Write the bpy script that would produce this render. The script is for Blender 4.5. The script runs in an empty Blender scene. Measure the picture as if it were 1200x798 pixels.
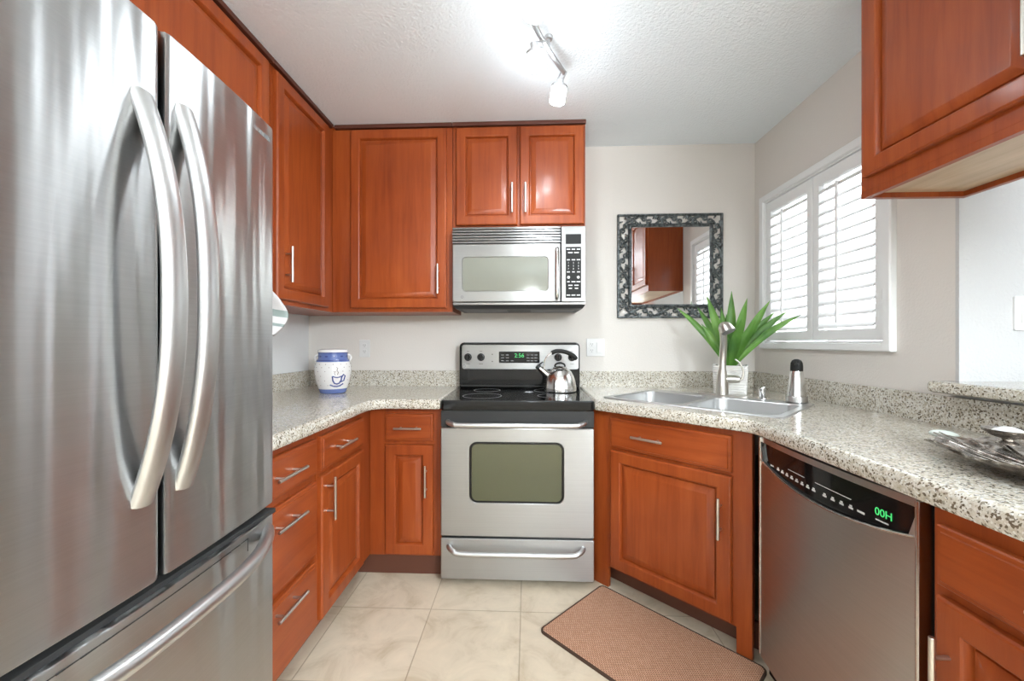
import bpy, bmesh, math, random
from mathutils import Vector, Matrix
random.seed(7)
PI = math.pi
C = bpy.context.scene
COL = C.collection
# ------------------------------------------------------------------ camera
cam_d = bpy.data.cameras.new('camera')
cam = bpy.data.objects.new('camera', cam_d); COL.objects.link(cam)
cam.location = (0.0543, -2.6697, 1.2035)
cam.rotation_euler = (PI/2, 0, 0.0425)
cam_d.sensor_fit = 'HORIZONTAL'; cam_d.sensor_width = 36.0
cam_d.lens = 476.81/1200*36
cam_d.shift_x = 1.62/1200; cam_d.shift_y = 2.56/1200
cam_d.clip_start = 0.03
C.camera = cam
# ------------------------------------------------------------------ light and exposure
vs = C.view_settings
vs.view_transform = 'Standard'; vs.look = 'None'; vs.gamma = 1.0; vs.use_curve_mapping = False
vs.exposure = 0.72
W = bpy.data.worlds.new('sky'); C.world = W; W.use_nodes = True
bg = W.node_tree.nodes['Background']
bg.inputs[0].default_value = (0.86, 0.93, 1.0, 1); bg.inputs[1].default_value = 4.5
def area_light(name, loc, rot, sx, sy, power, color):
    d = bpy.data.lights.new(name, 'AREA'); d.shape = 'RECTANGLE'; d.size = sx; d.size_y = sy
    d.energy = power; d.color = color
    o = bpy.data.objects.new(name, d); COL.objects.link(o); o.location = loc; o.rotation_euler = rot
    return o
CEIL = 2.48; XR = 1.5077; XL = -1.4155; YREAR = -6.5; XLIV = 4.6
# added lights without fixtures, unseen, behind and beside the kitchen
def added_light(name, loc, power, radius, color):
    d = bpy.data.lights.new(name, 'POINT'); d.energy = power; d.shadow_soft_size = radius; d.color = color
    o = bpy.data.objects.new(name, d); COL.objects.link(o); o.location = loc
added_light('fill_light_rear', (1.36, -3.9, 1.95), 165, .2, (.84, .93, 1.0))  # unseen, added to fill the kitchen with light
added_light('streak_light_rear', (.12, -5.2, 2.0), 26, .07, (.84, .93, 1.0))  # unseen, added for a narrow light streak on the oven steel
added_light('fill_light_living', (3.0, -3.4, 1.95), 21, .16, (.84, .93, 1.0))  # unseen, added to brighten the living room side
LAMP = 25.0; SPOT = 8.0

# ------------------------------------------------------------------ materials
def mat(name):
    m = bpy.data.materials.new(name); m.use_nodes = True
    nt = m.node_tree; return m, nt, nt.nodes['Principled BSDF']
def simple(name, col, rough=.5, metal=0, coat=0, emit=None, es=0, bump=None, spec=None):
    m, nt, b = mat(name)
    b.inputs['Base Color'].default_value = (*col, 1); b.inputs['Roughness'].default_value = rough
    b.inputs['Metallic'].default_value = metal; b.inputs['Coat Weight'].default_value = coat
    b.inputs['Coat Roughness'].default_value = .12
    if spec is not None: b.inputs['Specular IOR Level'].default_value = spec
    if emit: b.inputs['Emission Color'].default_value = (*emit, 1); b.inputs['Emission Strength'].default_value = es
    if bump:
        add_bump(nt, b, *bump)
    return m
def tex(nt, scale=(1,1,1), kind='ShaderNodeTexNoise', coord='Object', **kw):
    tc = nt.nodes.new('ShaderNodeTexCoord'); mp = nt.nodes.new('ShaderNodeMapping')
    mp.inputs['Scale'].default_value = scale
    nt.links.new(tc.outputs[coord], mp.inputs[0])
    t = nt.nodes.new(kind); nt.links.new(mp.outputs[0], t.inputs['Vector'])
    for k, v in kw.items():
        if k in t.inputs: t.inputs[k].default_value = v
        else: setattr(t, k, v)
    return t
def ramp(nt, src, stops, interp='LINEAR'):
    r = nt.nodes.new('ShaderNodeValToRGB'); r.color_ramp.interpolation = interp
    e = r.color_ramp.elements
    while len(e) < len(stops): e.new(0.5)
    for x, (p, c) in zip(e, stops): x.position = p; x.color = (*c, 1) if len(c) == 3 else c
    nt.links.new(src, r.inputs[0]); return r
def mix(nt, fac, a, b, mode='MIX'):
    n = nt.nodes.new('ShaderNodeMix'); n.data_type = 'RGBA'; n.blend_type = mode
    for sock, v in ((n.inputs[0], fac), (n.inputs[6], a), (n.inputs[7], b)):
        if hasattr(v, 'is_output'): nt.links.new(v, sock)
        elif isinstance(v, (int, float)): sock.default_value = v
        else: sock.default_value = (*v, 1)
    return n.outputs[2]
def add_bump(nt, b, scale, strength, dist=.002, detail=3):
    t = tex(nt, scale if isinstance(scale, tuple) else (scale,)*3, Scale=1.0, Detail=detail)
    bp = nt.nodes.new('ShaderNodeBump'); bp.inputs['Strength'].default_value = strength; bp.inputs['Distance'].default_value = dist
    nt.links.new(t.outputs[0], bp.inputs['Height']); nt.links.new(bp.outputs[0], b.inputs['Normal'])
def wood(name, sc, dark, mid, light):
    m, nt, b = mat(name)
    t = tex(nt, sc, Scale=1.0, Detail=5, Roughness=.6, Distortion=.6)
    big = tex(nt, (2.6, 2.6, 1.7), Scale=1.0, Detail=3)
    r = ramp(nt, t.outputs[0], [(.3, dark), (.5, mid), (.72, light)])
    r2 = ramp(nt, big.outputs[0], [(.3, (.80, .72, .66)), (.7, (1.12, 1.14, 1.14))])
    nt.links.new(mix(nt, 1.0, r.outputs[0], r2.outputs[0], 'MULTIPLY'), b.inputs['Base Color'])
    b.inputs['Roughness'].default_value = .38; b.inputs['Coat Weight'].default_value = .22; b.inputs['Coat Roughness'].default_value = .14; b.inputs['Specular IOR Level'].default_value = .3
    return m
CD, CM, CL = (.25, .045, .0085), (.305, .060, .0115), (.35, .077, .0155)
M = {}
M['wood_v'] = wood('cherry_wood_vertical', (34, 34, 2.4), CD, CM, CL)
M['wood_h'] = wood('cherry_wood_horizontal', (2.4, 2.4, 34), CD, CM, CL)
M['wood_trim'] = simple('dark_cherry_trim', (.09, .024, .012), .45)
M['wood_pale'] = wood('unfinished_birch', (30, 3, 30), (.50, .36, .23), (.56, .42, .28), (.62, .47, .33))
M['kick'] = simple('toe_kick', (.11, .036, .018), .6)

def steel(name, col, rough, aniso, wav=None):
    m, nt, b = mat(name)
    b.inputs['Metallic'].default_value = 1; b.inputs['Roughness'].default_value = rough
    b.inputs['Anisotropic'].default_value = aniso
    t = tex(nt, (1.5, 1.5, 420), Scale=1.0, Detail=2)
    r = ramp(nt, t.outputs[0], [(.3, tuple(c*.965 for c in col)), (.7, tuple(min(1, c*1.03) for c in col))])
    nt.links.new(r.outputs[0], b.inputs['Base Color'])
    cx = nt.nodes.new('ShaderNodeCombineXYZ'); cx.inputs[2].default_value = 1
    nt.links.new(cx.outputs[0], b.inputs['Tangent'])
    if wav:
        w = tex(nt, wav[0], Scale=1.0, Detail=1.5)
        bp = nt.nodes.new('ShaderNodeBump'); bp.inputs['Strength'].default_value = wav[1]; bp.inputs['Distance'].default_value = wav[2]
        nt.links.new(w.outputs[0], bp.inputs['Height']); nt.links.new(bp.outputs[0], b.inputs['Normal'])
    return m
M['steel'] = steel('brushed_steel', (.40, .398, .395), .32, .9)
M['steel_fridge'] = steel('rippled_brushed_steel', (.50, .50, .497), .32, .9, ((7.5, 7.5, .5), 1.0, .034))
M['steel_dark'] = steel('grey_brushed_steel', (.53, .515, .50), .36, .7)
M['steel_smooth'] = simple('smooth_steel', (.68, .67, .65), .2, 1)
M['steel_satin'] = simple('satin_steel', (.56, .56, .555), .38, 1)
M['nickel'] = simple('brushed_nickel', (.62, .59, .54), .3, 1)
M['track'] = simple('satin_white_nickel', (.42, .42, .42), .4, .6)
M['chrome'] = simple('polished_chrome', (.72, .72, .72), .1, 1)
M['black_gloss'] = simple('black_gloss', (.007, .007, .007), .07, spec=.35)
M['black_plastic'] = simple('black_plastic', (.014, .014, .013), .5, spec=.2)
M['charcoal'] = simple('charcoal_metal', (.035, .035, .035), .45, .2, spec=.3)
M['grey_body'] = simple('grey_enamel', (.16, .16, .16), .5)
M['gap'] = simple('gasket_and_gap_shade', (.02, .02, .02), .8)  # gasket, also the painted shade of the gap below the fridge doors
M['oven_glass'] = simple('tinted_oven_glass', (.065, .068, .03), .12, 0, .6)
M['micro_glass'] = simple('tinted_microwave_glass', (.20, .20, .16), .10, .15, .3)
M['white_gloss'] = simple('white_plastic', (.70, .69, .67), .35)
M['white_paint'] = simple('white_shutter_paint', (.82, .82, .81), .4)
M['socket_dark'] = simple('socket_slots', (.12, .11, .10), .6)
M['print_white'] = simple('white_print', (.62, .62, .60), .6)
M['print_grey'] = simple('grey_print', (.22, .22, .22), .5)
M['green_led'] = simple('green_led', (.02, .2, .05), .5, emit=(.08, .85, .22), es=.5)
M['lamp_glow'] = simple('glowing_lamp_glass', (1, 1, 1), .5, emit=(.84, .93, 1.0), es=LAMP)
M['leaf'] = simple('leaf', (.10, .25, .035), .38)
M['soil'] = simple('dry_moss', (.09, .065, .03), .9)
M['towel'] = simple('towel', (.58, .555, .545), .9)
M['towel_stripe'] = simple('towel_stripe', (.25, .30, .28), .9)
M['blue'] = simple('blue_glaze', (.07, .09, .26), .2, 0, .5)
M['blue_mid'] = simple('light_blue_glaze', (.12, .17, .40), .2, 0, .5)
M['glaze'] = simple('white_glaze', (.80, .77, .75), .18, 0, .5)
M['dot'] = simple('brown_speck_glaze', (.16, .09, .07), .3)
M['pearl'] = simple('pearl', (.62, .68, .62), .15, 0, .6)
M['mat_edge'] = simple('brown_mat_binding', (.055, .028, .015), .9)
M['mirror'] = simple('mirror_glass', (.93, .93, .93), .01, 1)
M['salt'] = simple('white_salt', (.8, .8, .8), .8)

def leaf_mat():
    m, nt, b = mat('sword_leaf')
    t = tex(nt, (8, 8, 5), Scale=1.0, Detail=3)
    r = ramp(nt, t.outputs[0], [(.3, (.045, .14, .02)), (.55, (.13, .30, .05)), (.75, (.24, .40, .10))])
    nt.links.new(r.outputs[0], b.inputs['Base Color']); b.inputs['Roughness'].default_value = .35
    return m
M['leaf'] = leaf_mat()
def pewter():
    m, nt, b = mat('pewter')
    t = tex(nt, (60, 60, 60), Scale=1.0, Detail=3)
    r = ramp(nt, t.outputs[0], [(.35, (.035, .04, .04)), (.7, (.20, .22, .22))])
    nt.links.new(r.outputs[0], b.inputs['Base Color']); b.inputs['Metallic'].default_value = .6; b.inputs['Roughness'].default_value = .4
    return m
M['pewter'] = pewter()
def tarnished():
    m, nt, b = mat('tarnished_silver')
    t = tex(nt, (28, 28, 28), Scale=1.0, Detail=4, Distortion=1.2)
    r = ramp(nt, t.outputs[0], [(.35, (.13, .11, .09)), (.55, (.42, .38, .34)), (.75, (.75, .72, .69))])
    nt.links.new(r.outputs[0], b.inputs['Base Color']); b.inputs['Metallic'].default_value = .9; b.inputs['Roughness'].default_value = .25
    bp = nt.nodes.new('ShaderNodeBump'); bp.inputs['Strength'].default_value = .8; bp.inputs['Distance'].default_value = .006
    nt.links.new(t.outputs[0], bp.inputs['Height']); nt.links.new(bp.outputs[0], b.inputs['Normal'])
    return m
M['silver'] = tarnished()
def granite():
    m, nt, b = mat('speckled_granite')
    n1 = tex(nt, (60, 60, 60), Scale=1.0, Detail=5, Roughness=.7)
    base = ramp(nt, n1.outputs[0], [(.30, (.40, .345, .25)), (.46, (.54, .49, .40)), (.62, (.65, .615, .54)), (.8, (.70, .68, .63))])
    v = tex(nt, (230, 230, 230), kind='ShaderNodeTexVoronoi', Scale=1.0)
    sep = nt.nodes.new('ShaderNodeSeparateColor'); nt.links.new(v.outputs['Color'], sep.inputs[0])
    dk = ramp(nt, sep.outputs[0], [(.0, (0,0,0)), (.80, (0,0,0)), (.86, (1,1,1))])
    c1 = mix(nt, dk.outputs[0], base.outputs[0], (.16, .125, .085))
    lt = ramp(nt, sep.outputs[1], [(.0, (0,0,0)), (.78, (0,0,0)), (.84, (1,1,1))])
    c2 = mix(nt, lt.outputs[0], c1, (.70, .68, .62))
    n2 = tex(nt, (200, 200, 200), Scale=1.0, Detail=2)
    d2 = ramp(nt, n2.outputs[0], [(.60, (0,0,0)), (.68, (1,1,1))])
    c3 = mix(nt, d2.outputs[0], c2, (.10, .08, .055))
    nt.links.new(c3, b.inputs['Base Color']); b.inputs['Roughness'].default_value = .16
    b.inputs['Coat Weight'].default_value = .3
    return m
M['granite'] = granite()
def plaster(name, col, sc=170, st=.35, dist=.003):
    m, nt, b = mat(name)
    b.inputs['Base Color'].default_value = (*col, 1); b.inputs['Roughness'].default_value = .85
    add_bump(nt, b, sc, st, dist, 2)
    return m
M['wall'] = plaster('beige_wall', (.70, .655, .605), 110, .28, .003)
M['wall_left'] = plaster('grey_wall', (.74, .745, .74), 110, .28, .003)
M['wall_white'] = plaster('white_stippled_wall', (.55, .54, .53), 110, .5, .005)
M['ceiling'] = plaster('textured_ceiling', (.86, .91, .945), 95, .7, .006)
def floor_mat():
    m, nt, b = mat('travertine_tile')
    geo = nt.nodes.new('ShaderNodeNewGeometry'); mp = nt.nodes.new('ShaderNodeMapping')
    mp.inputs['Location'].default_value = (.383, .850, 0)
    nt.links.new(geo.outputs['Position'], mp.inputs[0])
    br = nt.nodes.new('ShaderNodeTexBrick'); br.offset = 0; br.squash = 1
    for k, v in (('Scale', 1), ('Brick Width', .405), ('Row Height', .405), ('Mortar Size', .0028), ('Mortar Smooth', .3), ('Bias', 0)): br.inputs[k].default_value = v
    br.inputs['Color1'].default_value = (.60, .505, .375, 1); br.inputs['Color2'].default_value = (.65, .56, .43, 1)
    br.inputs['Mortar'].default_value = (.42, .34, .24, 1)
    nt.links.new(mp.outputs[0], br.inputs['Vector'])
    n = nt.nodes.new('ShaderNodeTexNoise'); n.inputs['Scale'].default_value = 6; n.inputs['Detail'].default_value = 7; n.inputs['Roughness'].default_value = .65; n.inputs['Distortion'].default_value = .8
    nt.links.new(geo.outputs['Position'], n.inputs['Vector'])
    r = ramp(nt, n.outputs[0], [(.32, (.80, .76, .70)), (.5, (1, 1, 1)), (.7, (1.12, 1.12, 1.12))])
    nt.links.new(mix(nt, 1.0, br.outputs['Color'], r.outputs[0], 'MULTIPLY'), b.inputs['Base Color'])
    b.inputs['Roughness'].default_value = .42
    bp = nt.nodes.new('ShaderNodeBump'); bp.inputs['Strength'].default_value = .5; bp.inputs['Distance'].default_value = .002; bp.invert = True
    nt.links.new(br.outputs['Fac'], bp.inputs['Height']); nt.links.new(bp.outputs[0], b.inputs['Normal'])
    return m
M['floor'] = floor_mat()
def weave():
    m, nt, b = mat('woven_mat')
    ck = tex(nt, (1, 1, 1), kind='ShaderNodeTexBrick', Scale=1.0)
    for k, v in (('Brick Width', .012), ('Row Height', .006), ('Mortar Size', .0012)): ck.inputs[k].default_value = v
    ck.inputs['Color1'].default_value = (.70, .42, .275, 1); ck.inputs['Color2'].default_value = (.60, .33, .20, 1); ck.inputs['Mortar'].default_value = (.20, .09, .05, 1)
    nt.links.new(ck.outputs['Color'], b.inputs['Base Color']); b.inputs['Roughness'].default_value = .9
    bp = nt.nodes.new('ShaderNodeBump'); bp.inputs['Strength'].default_value = .6; bp.inputs['Distance'].default_value = .002; bp.invert = True
    nt.links.new(ck.outputs['Fac'], bp.inputs['Height']); nt.links.new(bp.outputs[0], b.inputs['Normal'])
    return m
M['weave'] = weave()
def pane_mat():
    m = bpy.data.materials.new('window_glass'); m.use_nodes = True; nt = m.node_tree; nt.nodes.clear()
    o = nt.nodes.new('ShaderNodeOutputMaterial'); t = nt.nodes.new('ShaderNodeBsdfTransparent'); g = nt.nodes.new('ShaderNodeBsdfGlossy')
    g.inputs['Roughness'].default_value = .02; mx = nt.nodes.new('ShaderNodeMixShader')
    mx.inputs[0].default_value = .05; nt.links.new(t.outputs[0], mx.inputs[1]); nt.links.new(g.outputs[0], mx.inputs[2]); nt.links.new(mx.outputs[0], o.inputs[0])
    return m
M['pane'] = pane_mat()
def pot_mat():
    m, nt, b = mat('ribbed_white_pot')
    b.inputs['Base Color'].default_value = (.78, .76, .72, 1); b.inputs['Roughness'].default_value = .6
    ck = tex(nt, (1, 1, 1), kind='ShaderNodeTexWave', Scale=24.0); ck.bands_direction = 'Z'
    bp = nt.nodes.new('ShaderNodeBump'); bp.inputs['Strength'].default_value = .6; bp.inputs['Distance'].default_value = .003
    nt.links.new(ck.outputs[1], bp.inputs['Height']); nt.links.new(bp.outputs[0], b.inputs['Normal'])
    return m
M['pot'] = pot_mat()

# ------------------------------------------------------------------ object helpers
WM = {}
def thing(name, label, cat, loc=(0, 0, 0), rotz=0, group=None):
    o = bpy.data.objects.new(name, None); COL.objects.link(o)
    o.location = loc; o.rotation_euler = (0, 0, rotz); o.empty_display_size = .05
    o['label'] = label; o['category'] = cat
    if group: o['group'] = group
    WM[o] = Matrix.Translation(loc) @ Matrix.Rotation(rotz, 4, 'Z')
    return o
def obj(name, bm, m, parent=None, label=None, smooth=True, angle=35):
    """bm is in world space; the mesh is stored relative to the thing it belongs to"""
    if parent is not None:
        bm.transform(WM[parent].inverted())
    bmesh.ops.recalc_face_normals(bm, faces=bm.faces)
    me = bpy.data.meshes.new(name); bm.to_mesh(me); bm.free()
    mats = m if isinstance(m, (list, tuple)) else [m]
    for k in mats: me.materials.append(M[k])
    if smooth:
        for p in me.polygons: p.use_smooth = True
        me.set_sharp_from_angle(angle=math.radians(angle))
    o = bpy.data.objects.new(name, me); COL.objects.link(o)
    if smooth:
        w = o.modifiers.new('weighted_normals', 'WEIGHTED_NORMAL'); w.keep_sharp = True; w.weight = 90
    if parent is not None: o.parent = parent; WM[o] = WM[parent]
    if label: o['label'] = label
    return o
def solo(name, bm, m, label, cat, loc, rotz=0, group=None, **k):
    """a thing that is one mesh, origin at loc"""
    Mx = Matrix.Translation(loc) @ Matrix.Rotation(rotz, 4, 'Z')
    bm.transform(Mx.inverted())
    o = obj(name, bm, m, None, label, **k); o.location = loc; o.rotation_euler = (0, 0, rotz); WM[o] = Mx
    o['category'] = cat
    if group: o['group'] = group
    return o
def struct(name, bm, m, parent=None, **k):
    o = obj(name, bm, m, parent, **k)
    if parent is None: o['kind'] = 'structure'; WM[o] = Matrix()
    return o
B = bmesh.new
def frame(o, u, n=None):
    """local (a along u, b up, c out of the face) -> world"""
    u = Vector(u).normalized(); up = Vector((0, 0, 1)); n = u.cross(up)
    return Matrix(((u.x, up.x, n.x, o[0]), (u.y, up.y, n.y, o[1]), (u.z, up.z, n.z, o[2]), (0, 0, 0, 1)))
I4 = Matrix()
def box(bm, x0, x1, y0, y1, z0, z1, bev=0, F=I4, seg=2):
    r = bmesh.ops.create_cube(bm, size=1.0)
    vs_ = r['verts']
    for v in vs_:
        v.co = Vector(((x0+x1)/2 + v.co.x*abs(x1-x0), (y0+y1)/2 + v.co.y*abs(y1-y0), (z0+z1)/2 + v.co.z*abs(z1-z0)))
    if bev > 0:
        es = list({e for v in vs_ for e in v.link_edges})
        rr = bmesh.ops.bevel(bm, geom=es, offset=bev, segments=seg, affect='EDGES', profile=.5)
        vs_ = list({v for f in rr['faces'] for v in f.verts} | {v for v in vs_ if v.is_valid})
    if F is not I4:
        for v in vs_: v.co = F @ v.co
    return vs_
def loops(bm, rings, cap0=True, cap1=True, close=False):
    vr = [[bm.verts.new(p) for p in r] for r in rings]
    n = len(vr[0])
    for a, b in zip(vr, vr[1:]):
        for i in range(n):
            j = (i+1) % n
            bm.faces.new((a[i], a[j], b[j], b[i]))
    if close:
        a, b = vr[-1], vr[0]
        for i in range(n): bm.faces.new((a[i], a[(i+1) % n], b[(i+1) % n], b[i]))
    else:
        if cap0: bm.faces.new(list(reversed(vr[0])))
        if cap1: bm.faces.new(vr[-1])
    return vr
def rectp(F, a0, b0, a1, b1, i, c):
    return [F @ Vector(p) for p in ((a0+i, b0+i, c), (a1-i, b0+i, c), (a1-i, b1-i, c), (a0+i, b1-i, c))]
def panel(bm, F, a0, b0, a1, b1, prof):
    loops(bm, [rectp(F, a0, b0, a1, b1, i, c) for i, c in prof])
DOOR = [(0, 0), (0, .014), (.003, .019), (.007, .021), (.050, .021), (.054, .0185), (.057, .012), (.0595, .004), (.0625, .004), (.065, .0085), (.091, .0165), (.094, .017)]
SLAB = [(0, 0), (0, .013), (.003, .0165), (.011, .018), (.013, .021)]
def rr(a0, b0, a1, b1, r, n=6):
    pts = []
    for cx, cy, s in ((a1-r, b0+r, -PI/2), (a1-r, b1-r, 0), (a0+r, b1-r, PI/2), (a0+r, b0+r, PI)):
        for k in range(n+1):
            t = s + PI/2*k/n
            pts.append((cx+r*math.cos(t), cy+r*math.sin(t)))
    return pts
def rrslab(bm, F, a0, b0, a1, b1, r, c0, c1, bev=0, n=6):
    prof = [(0, c0), (0, c1)] if bev <= 0 else [(0, c0), (0, c1-bev), (bev*.3, c1-bev*.3), (bev, c1)]
    loops(bm, [[F @ Vector((x, y, c)) for x, y in rr(a0+i, b0+i, a1-i, b1-i, max(r-i, .0005), n)] for i, c in prof])
def rrframe(bm, F, o, ro, i, ri, c0, c1, bev=.002, n=6):
    """ring between the outer and the inner rounded rectangle"""
    R = lambda q, r, d, c: [F @ Vector((x, y, c)) for x, y in rr(q[0]+d, q[1]+d, q[2]-d, q[3]-d, max(r-d, .0005), n)]
    loops(bm, [R(o, ro, 0, c0), R(o, ro, 0, c1-bev), R(o, ro, bev, c1), R(i, ri, -bev, c1), R(i, ri, 0, c1-bev), R(i, ri, 0, c0)], close=True)
def poly_inset(p, d):
    n = len(p); out = []
    for k in range(n):
        a, b, c = Vector(p[k-1]), Vector(p[k]), Vector(p[(k+1) % n])
        e1 = (b-a).normalized(); e2 = (c-b).normalized()
        n1 = Vector((-e1.y, e1.x)); n2 = Vector((-e2.y, e2.x))
        m = n1+n2; m = m/(m.length**2/2) if m.length > 1e-6 else n1
        out.append((b.x+m.x*d, b.y+m.y*d))
    return out
def ccw(p):
    s = sum(p[k-1][0]*p[k][1]-p[k][0]*p[k-1][1] for k in range(len(p)))
    return p if s > 0 else list(reversed(p))
def slab(bm, p, prof):
    """outline in plan, profile of (inset, z)"""
    p = ccw(p)
    return loops(bm, [[Vector((x, y, z)) for x, y in poly_inset(p, d)] for d, z in prof])
def fillet(p, k, r, n=8):
    a, b, c = Vector(p[k-1]), Vector(p[k]), Vector(p[(k+1) % len(p)])
    u = (a-b).normalized(); v = (c-b).normalized(); th = u.angle(v); t = r/math.tan(th/2)
    cen = b+(u+v).normalized()*(r/math.sin(th/2)); s = b+u*t; e = b+v*t
    a0 = math.atan2(s.y-cen.y, s.x-cen.x); a1 = math.atan2(e.y-cen.y, e.x-cen.x)
    d = (a1-a0+PI) % (2*PI)-PI
    arc = [(cen.x+r*math.cos(a0+d*q/n), cen.y+r*math.sin(a0+d*q/n)) for q in range(n+1)]
    return p[:k]+arc+p[k+1:]
def tube(bm, pts, r, seg=10, caps=True, flat=1.0, upv=None):
    pts = [Vector(p) for p in pts]; n = len(pts)
    rs = r if isinstance(r, (list, tuple)) else [r]*n
    T = [(pts[min(k+1, n-1)]-pts[max(k-1, 0)]).normalized() for k in range(n)]
    ref = Vector(upv) if upv else (Vector((0, 0, 1)) if abs(T[0].z) < .9 else Vector((1, 0, 0)))
    N = (ref - T[0]*ref.dot(T[0])).normalized(); rings = []
    for k in range(n):
        N = (N - T[k]*N.dot(T[k])).normalized(); Bn = T[k].cross(N)
        rings.append([pts[k] + (N*math.cos(2*PI*q/seg)*flat + Bn*math.sin(2*PI*q/seg))*rs[k] for q in range(seg)])
    loops(bm, rings, caps, caps)
def smooth_path(P, n=6):
    P = [Vector(p) for p in P]; out = []
    for k in range(len(P)-1):
        a, b, c, d = P[max(k-1, 0)], P[k], P[k+1], P[min(k+2, len(P)-1)]
        for q in range(n):
            t = q/n
            out.append(.5*((2*b)+(c-a)*t+(2*a-5*b+4*c-d)*t*t+(3*b-a-3*c+d)*t**3))
    out.append(P[-1]); return out
def lathe(bm, prof, cen, seg=40, F=None):
    """profile (radius, height); closed at both ends"""
    rings = []
    for r, z in prof:
        ring = [Vector((max(r, .0003)*math.cos(2*PI*q/seg), max(r, .0003)*math.sin(2*PI*q/seg), z)) for q in range(seg)]
        rings.append([(F @ p) if F is not None else p+Vector(cen) for p in ring])
    loops(bm, rings)
def letters(body, F, size, depth=.0006, align='CENTER'):
    cu = bpy.data.curves.new('txt', 'FONT'); cu.body = body; cu.size = size; cu.extrude = depth; cu.align_x = align; cu.align_y = 'CENTER'
    o = bpy.data.objects.new('txt', cu); COL.objects.link(o)
    me = bpy.data.meshes.new_from_object(o.evaluated_get(bpy.context.evaluated_depsgraph_get()))
    bm = B(); bm.from_mesh(me)
    bpy.data.objects.remove(o); bpy.data.curves.remove(cu); bpy.data.meshes.remove(me)
    bm.transform(F); return bm
def join(bm, other):
    me = bpy.data.meshes.new('tmp'); other.to_mesh(me); other.free(); bm.from_mesh(me); bpy.data.meshes.remove(me)
def pull(bm, F, a, b, length, vertical, out=.032, r=.006):
    """bar pull centred at (a, b) standing off a face at c=0"""
    h = length/2; P = (lambda t, c: F @ Vector((a, b+t, c))) if vertical else (lambda t, c: F @ Vector((a+t, b, c)))
    tube(bm, [P(-h, out), P(-h+.002, out), P(h-.002, out), P(h, out)], [r*.8, r, r, r*.8], 12)
    for s in (-1, 1):
        tube(bm, [P(s*h*.58, -.001), P(s*h*.58, out-.002)], r*.75, 8)

# ------------------------------------------------------------------ room shell
PLAN = [(XL-.12, YREAR-.12), (XLIV+.12, YREAR-.12), (XLIV+.12, -1.114), (XR+.12, -1.114), (XR+.12, .12), (XL-.12, .12)]
bm = B(); slab(bm, PLAN, [(0, -.12), (0, 0)]); struct('floor', bm, 'floor')
bm = B(); slab(bm, PLAN, [(0, CEIL), (0, CEIL+.12)]); struct('ceiling', bm, 'ceiling')
bm = B(); box(bm, XL-.12, XR+.12, 0, .12, 0, CEIL); struct('wall_back', bm, 'wall')
bm = B(); box(bm, XL-.12, XL, YREAR, 0, 0, CEIL); struct('wall_left', bm, 'wall_left')
WY0, WY1, WZ0, WZ1 = -.965, -.125, 1.20, 2.055      # opening of the kitchen window
bm = B()
box(bm, XR, XR+.12, -1.222, WY0, 0, CEIL); box(bm, XR, XR+.12, WY1, 0, 0, CEIL)
box(bm, XR, XR+.12, WY0, WY1, 0, WZ0); box(bm, XR, XR+.12, WY0, WY1, WZ1, CEIL)
struct('wall_right', bm, 'wall')
bm = B(); box(bm, XR+.12, XLIV+.12, -1.234, -1.114, 0, CEIL); box(bm, XR, XR+.12, -1.234, -1.222, 0, CEIL); struct('wall_return', bm, 'wall_white')
bm = B(); box(bm, XR, XR+.12, -2.95, -1.2345, 0, 1.035); struct('wall_half', bm, 'wall_white')
bm = B(); box(bm, XR-.012, XR, -2.95, -1.236, 1.026, 1.0348, .003); struct('trim_1', bm, 'white_paint')
bm = B(); box(bm, XL-.12, XLIV+.12, YREAR-.12, YREAR, 0, CEIL); struct('wall_rear', bm, 'wall')
bm = B(); box(bm, 1.64, 1.76, YREAR, -2.96, 0, CEIL); struct('light_block_wall', bm, 'wall')  # added unseen wall, keeps rear light off the return wall
bm = B()
box(bm, XLIV, XLIV+.12, YREAR, -5.6, 0, CEIL); box(bm, XLIV, XLIV+.12, -4.2, -1.234, 0, CEIL)
box(bm, XLIV, XLIV+.12, -5.6, -4.2, 0, .9); box(bm, XLIV, XLIV+.12, -5.6, -4.2, 2.1, CEIL)
struct('wall_living', bm, 'wall_white')
def plain_window(name, F, w, h):
    bm = B(); rrframe(bm, F, (0, 0, w, h), .002, (.05, .05, w-.05, h-.05), .002, -.08, -.03, .003, 1)
    for k in (1, 2): box(bm, w*k/3-.025, w*k/3+.025, .05, h-.05, -.075, -.035, 0, F)
    o = struct(name, bm, 'white_paint')
    bm = B(); box(bm, .05, w-.05, .05, h-.05, -.058, -.052, 0, F); obj('pane', bm, 'pane', o)
plain_window('added_window', frame((XLIV, -4.2, .9), (0, -1, 0)), 1.4, 1.2)  # added unseen window, lets daylight into the living room

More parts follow.
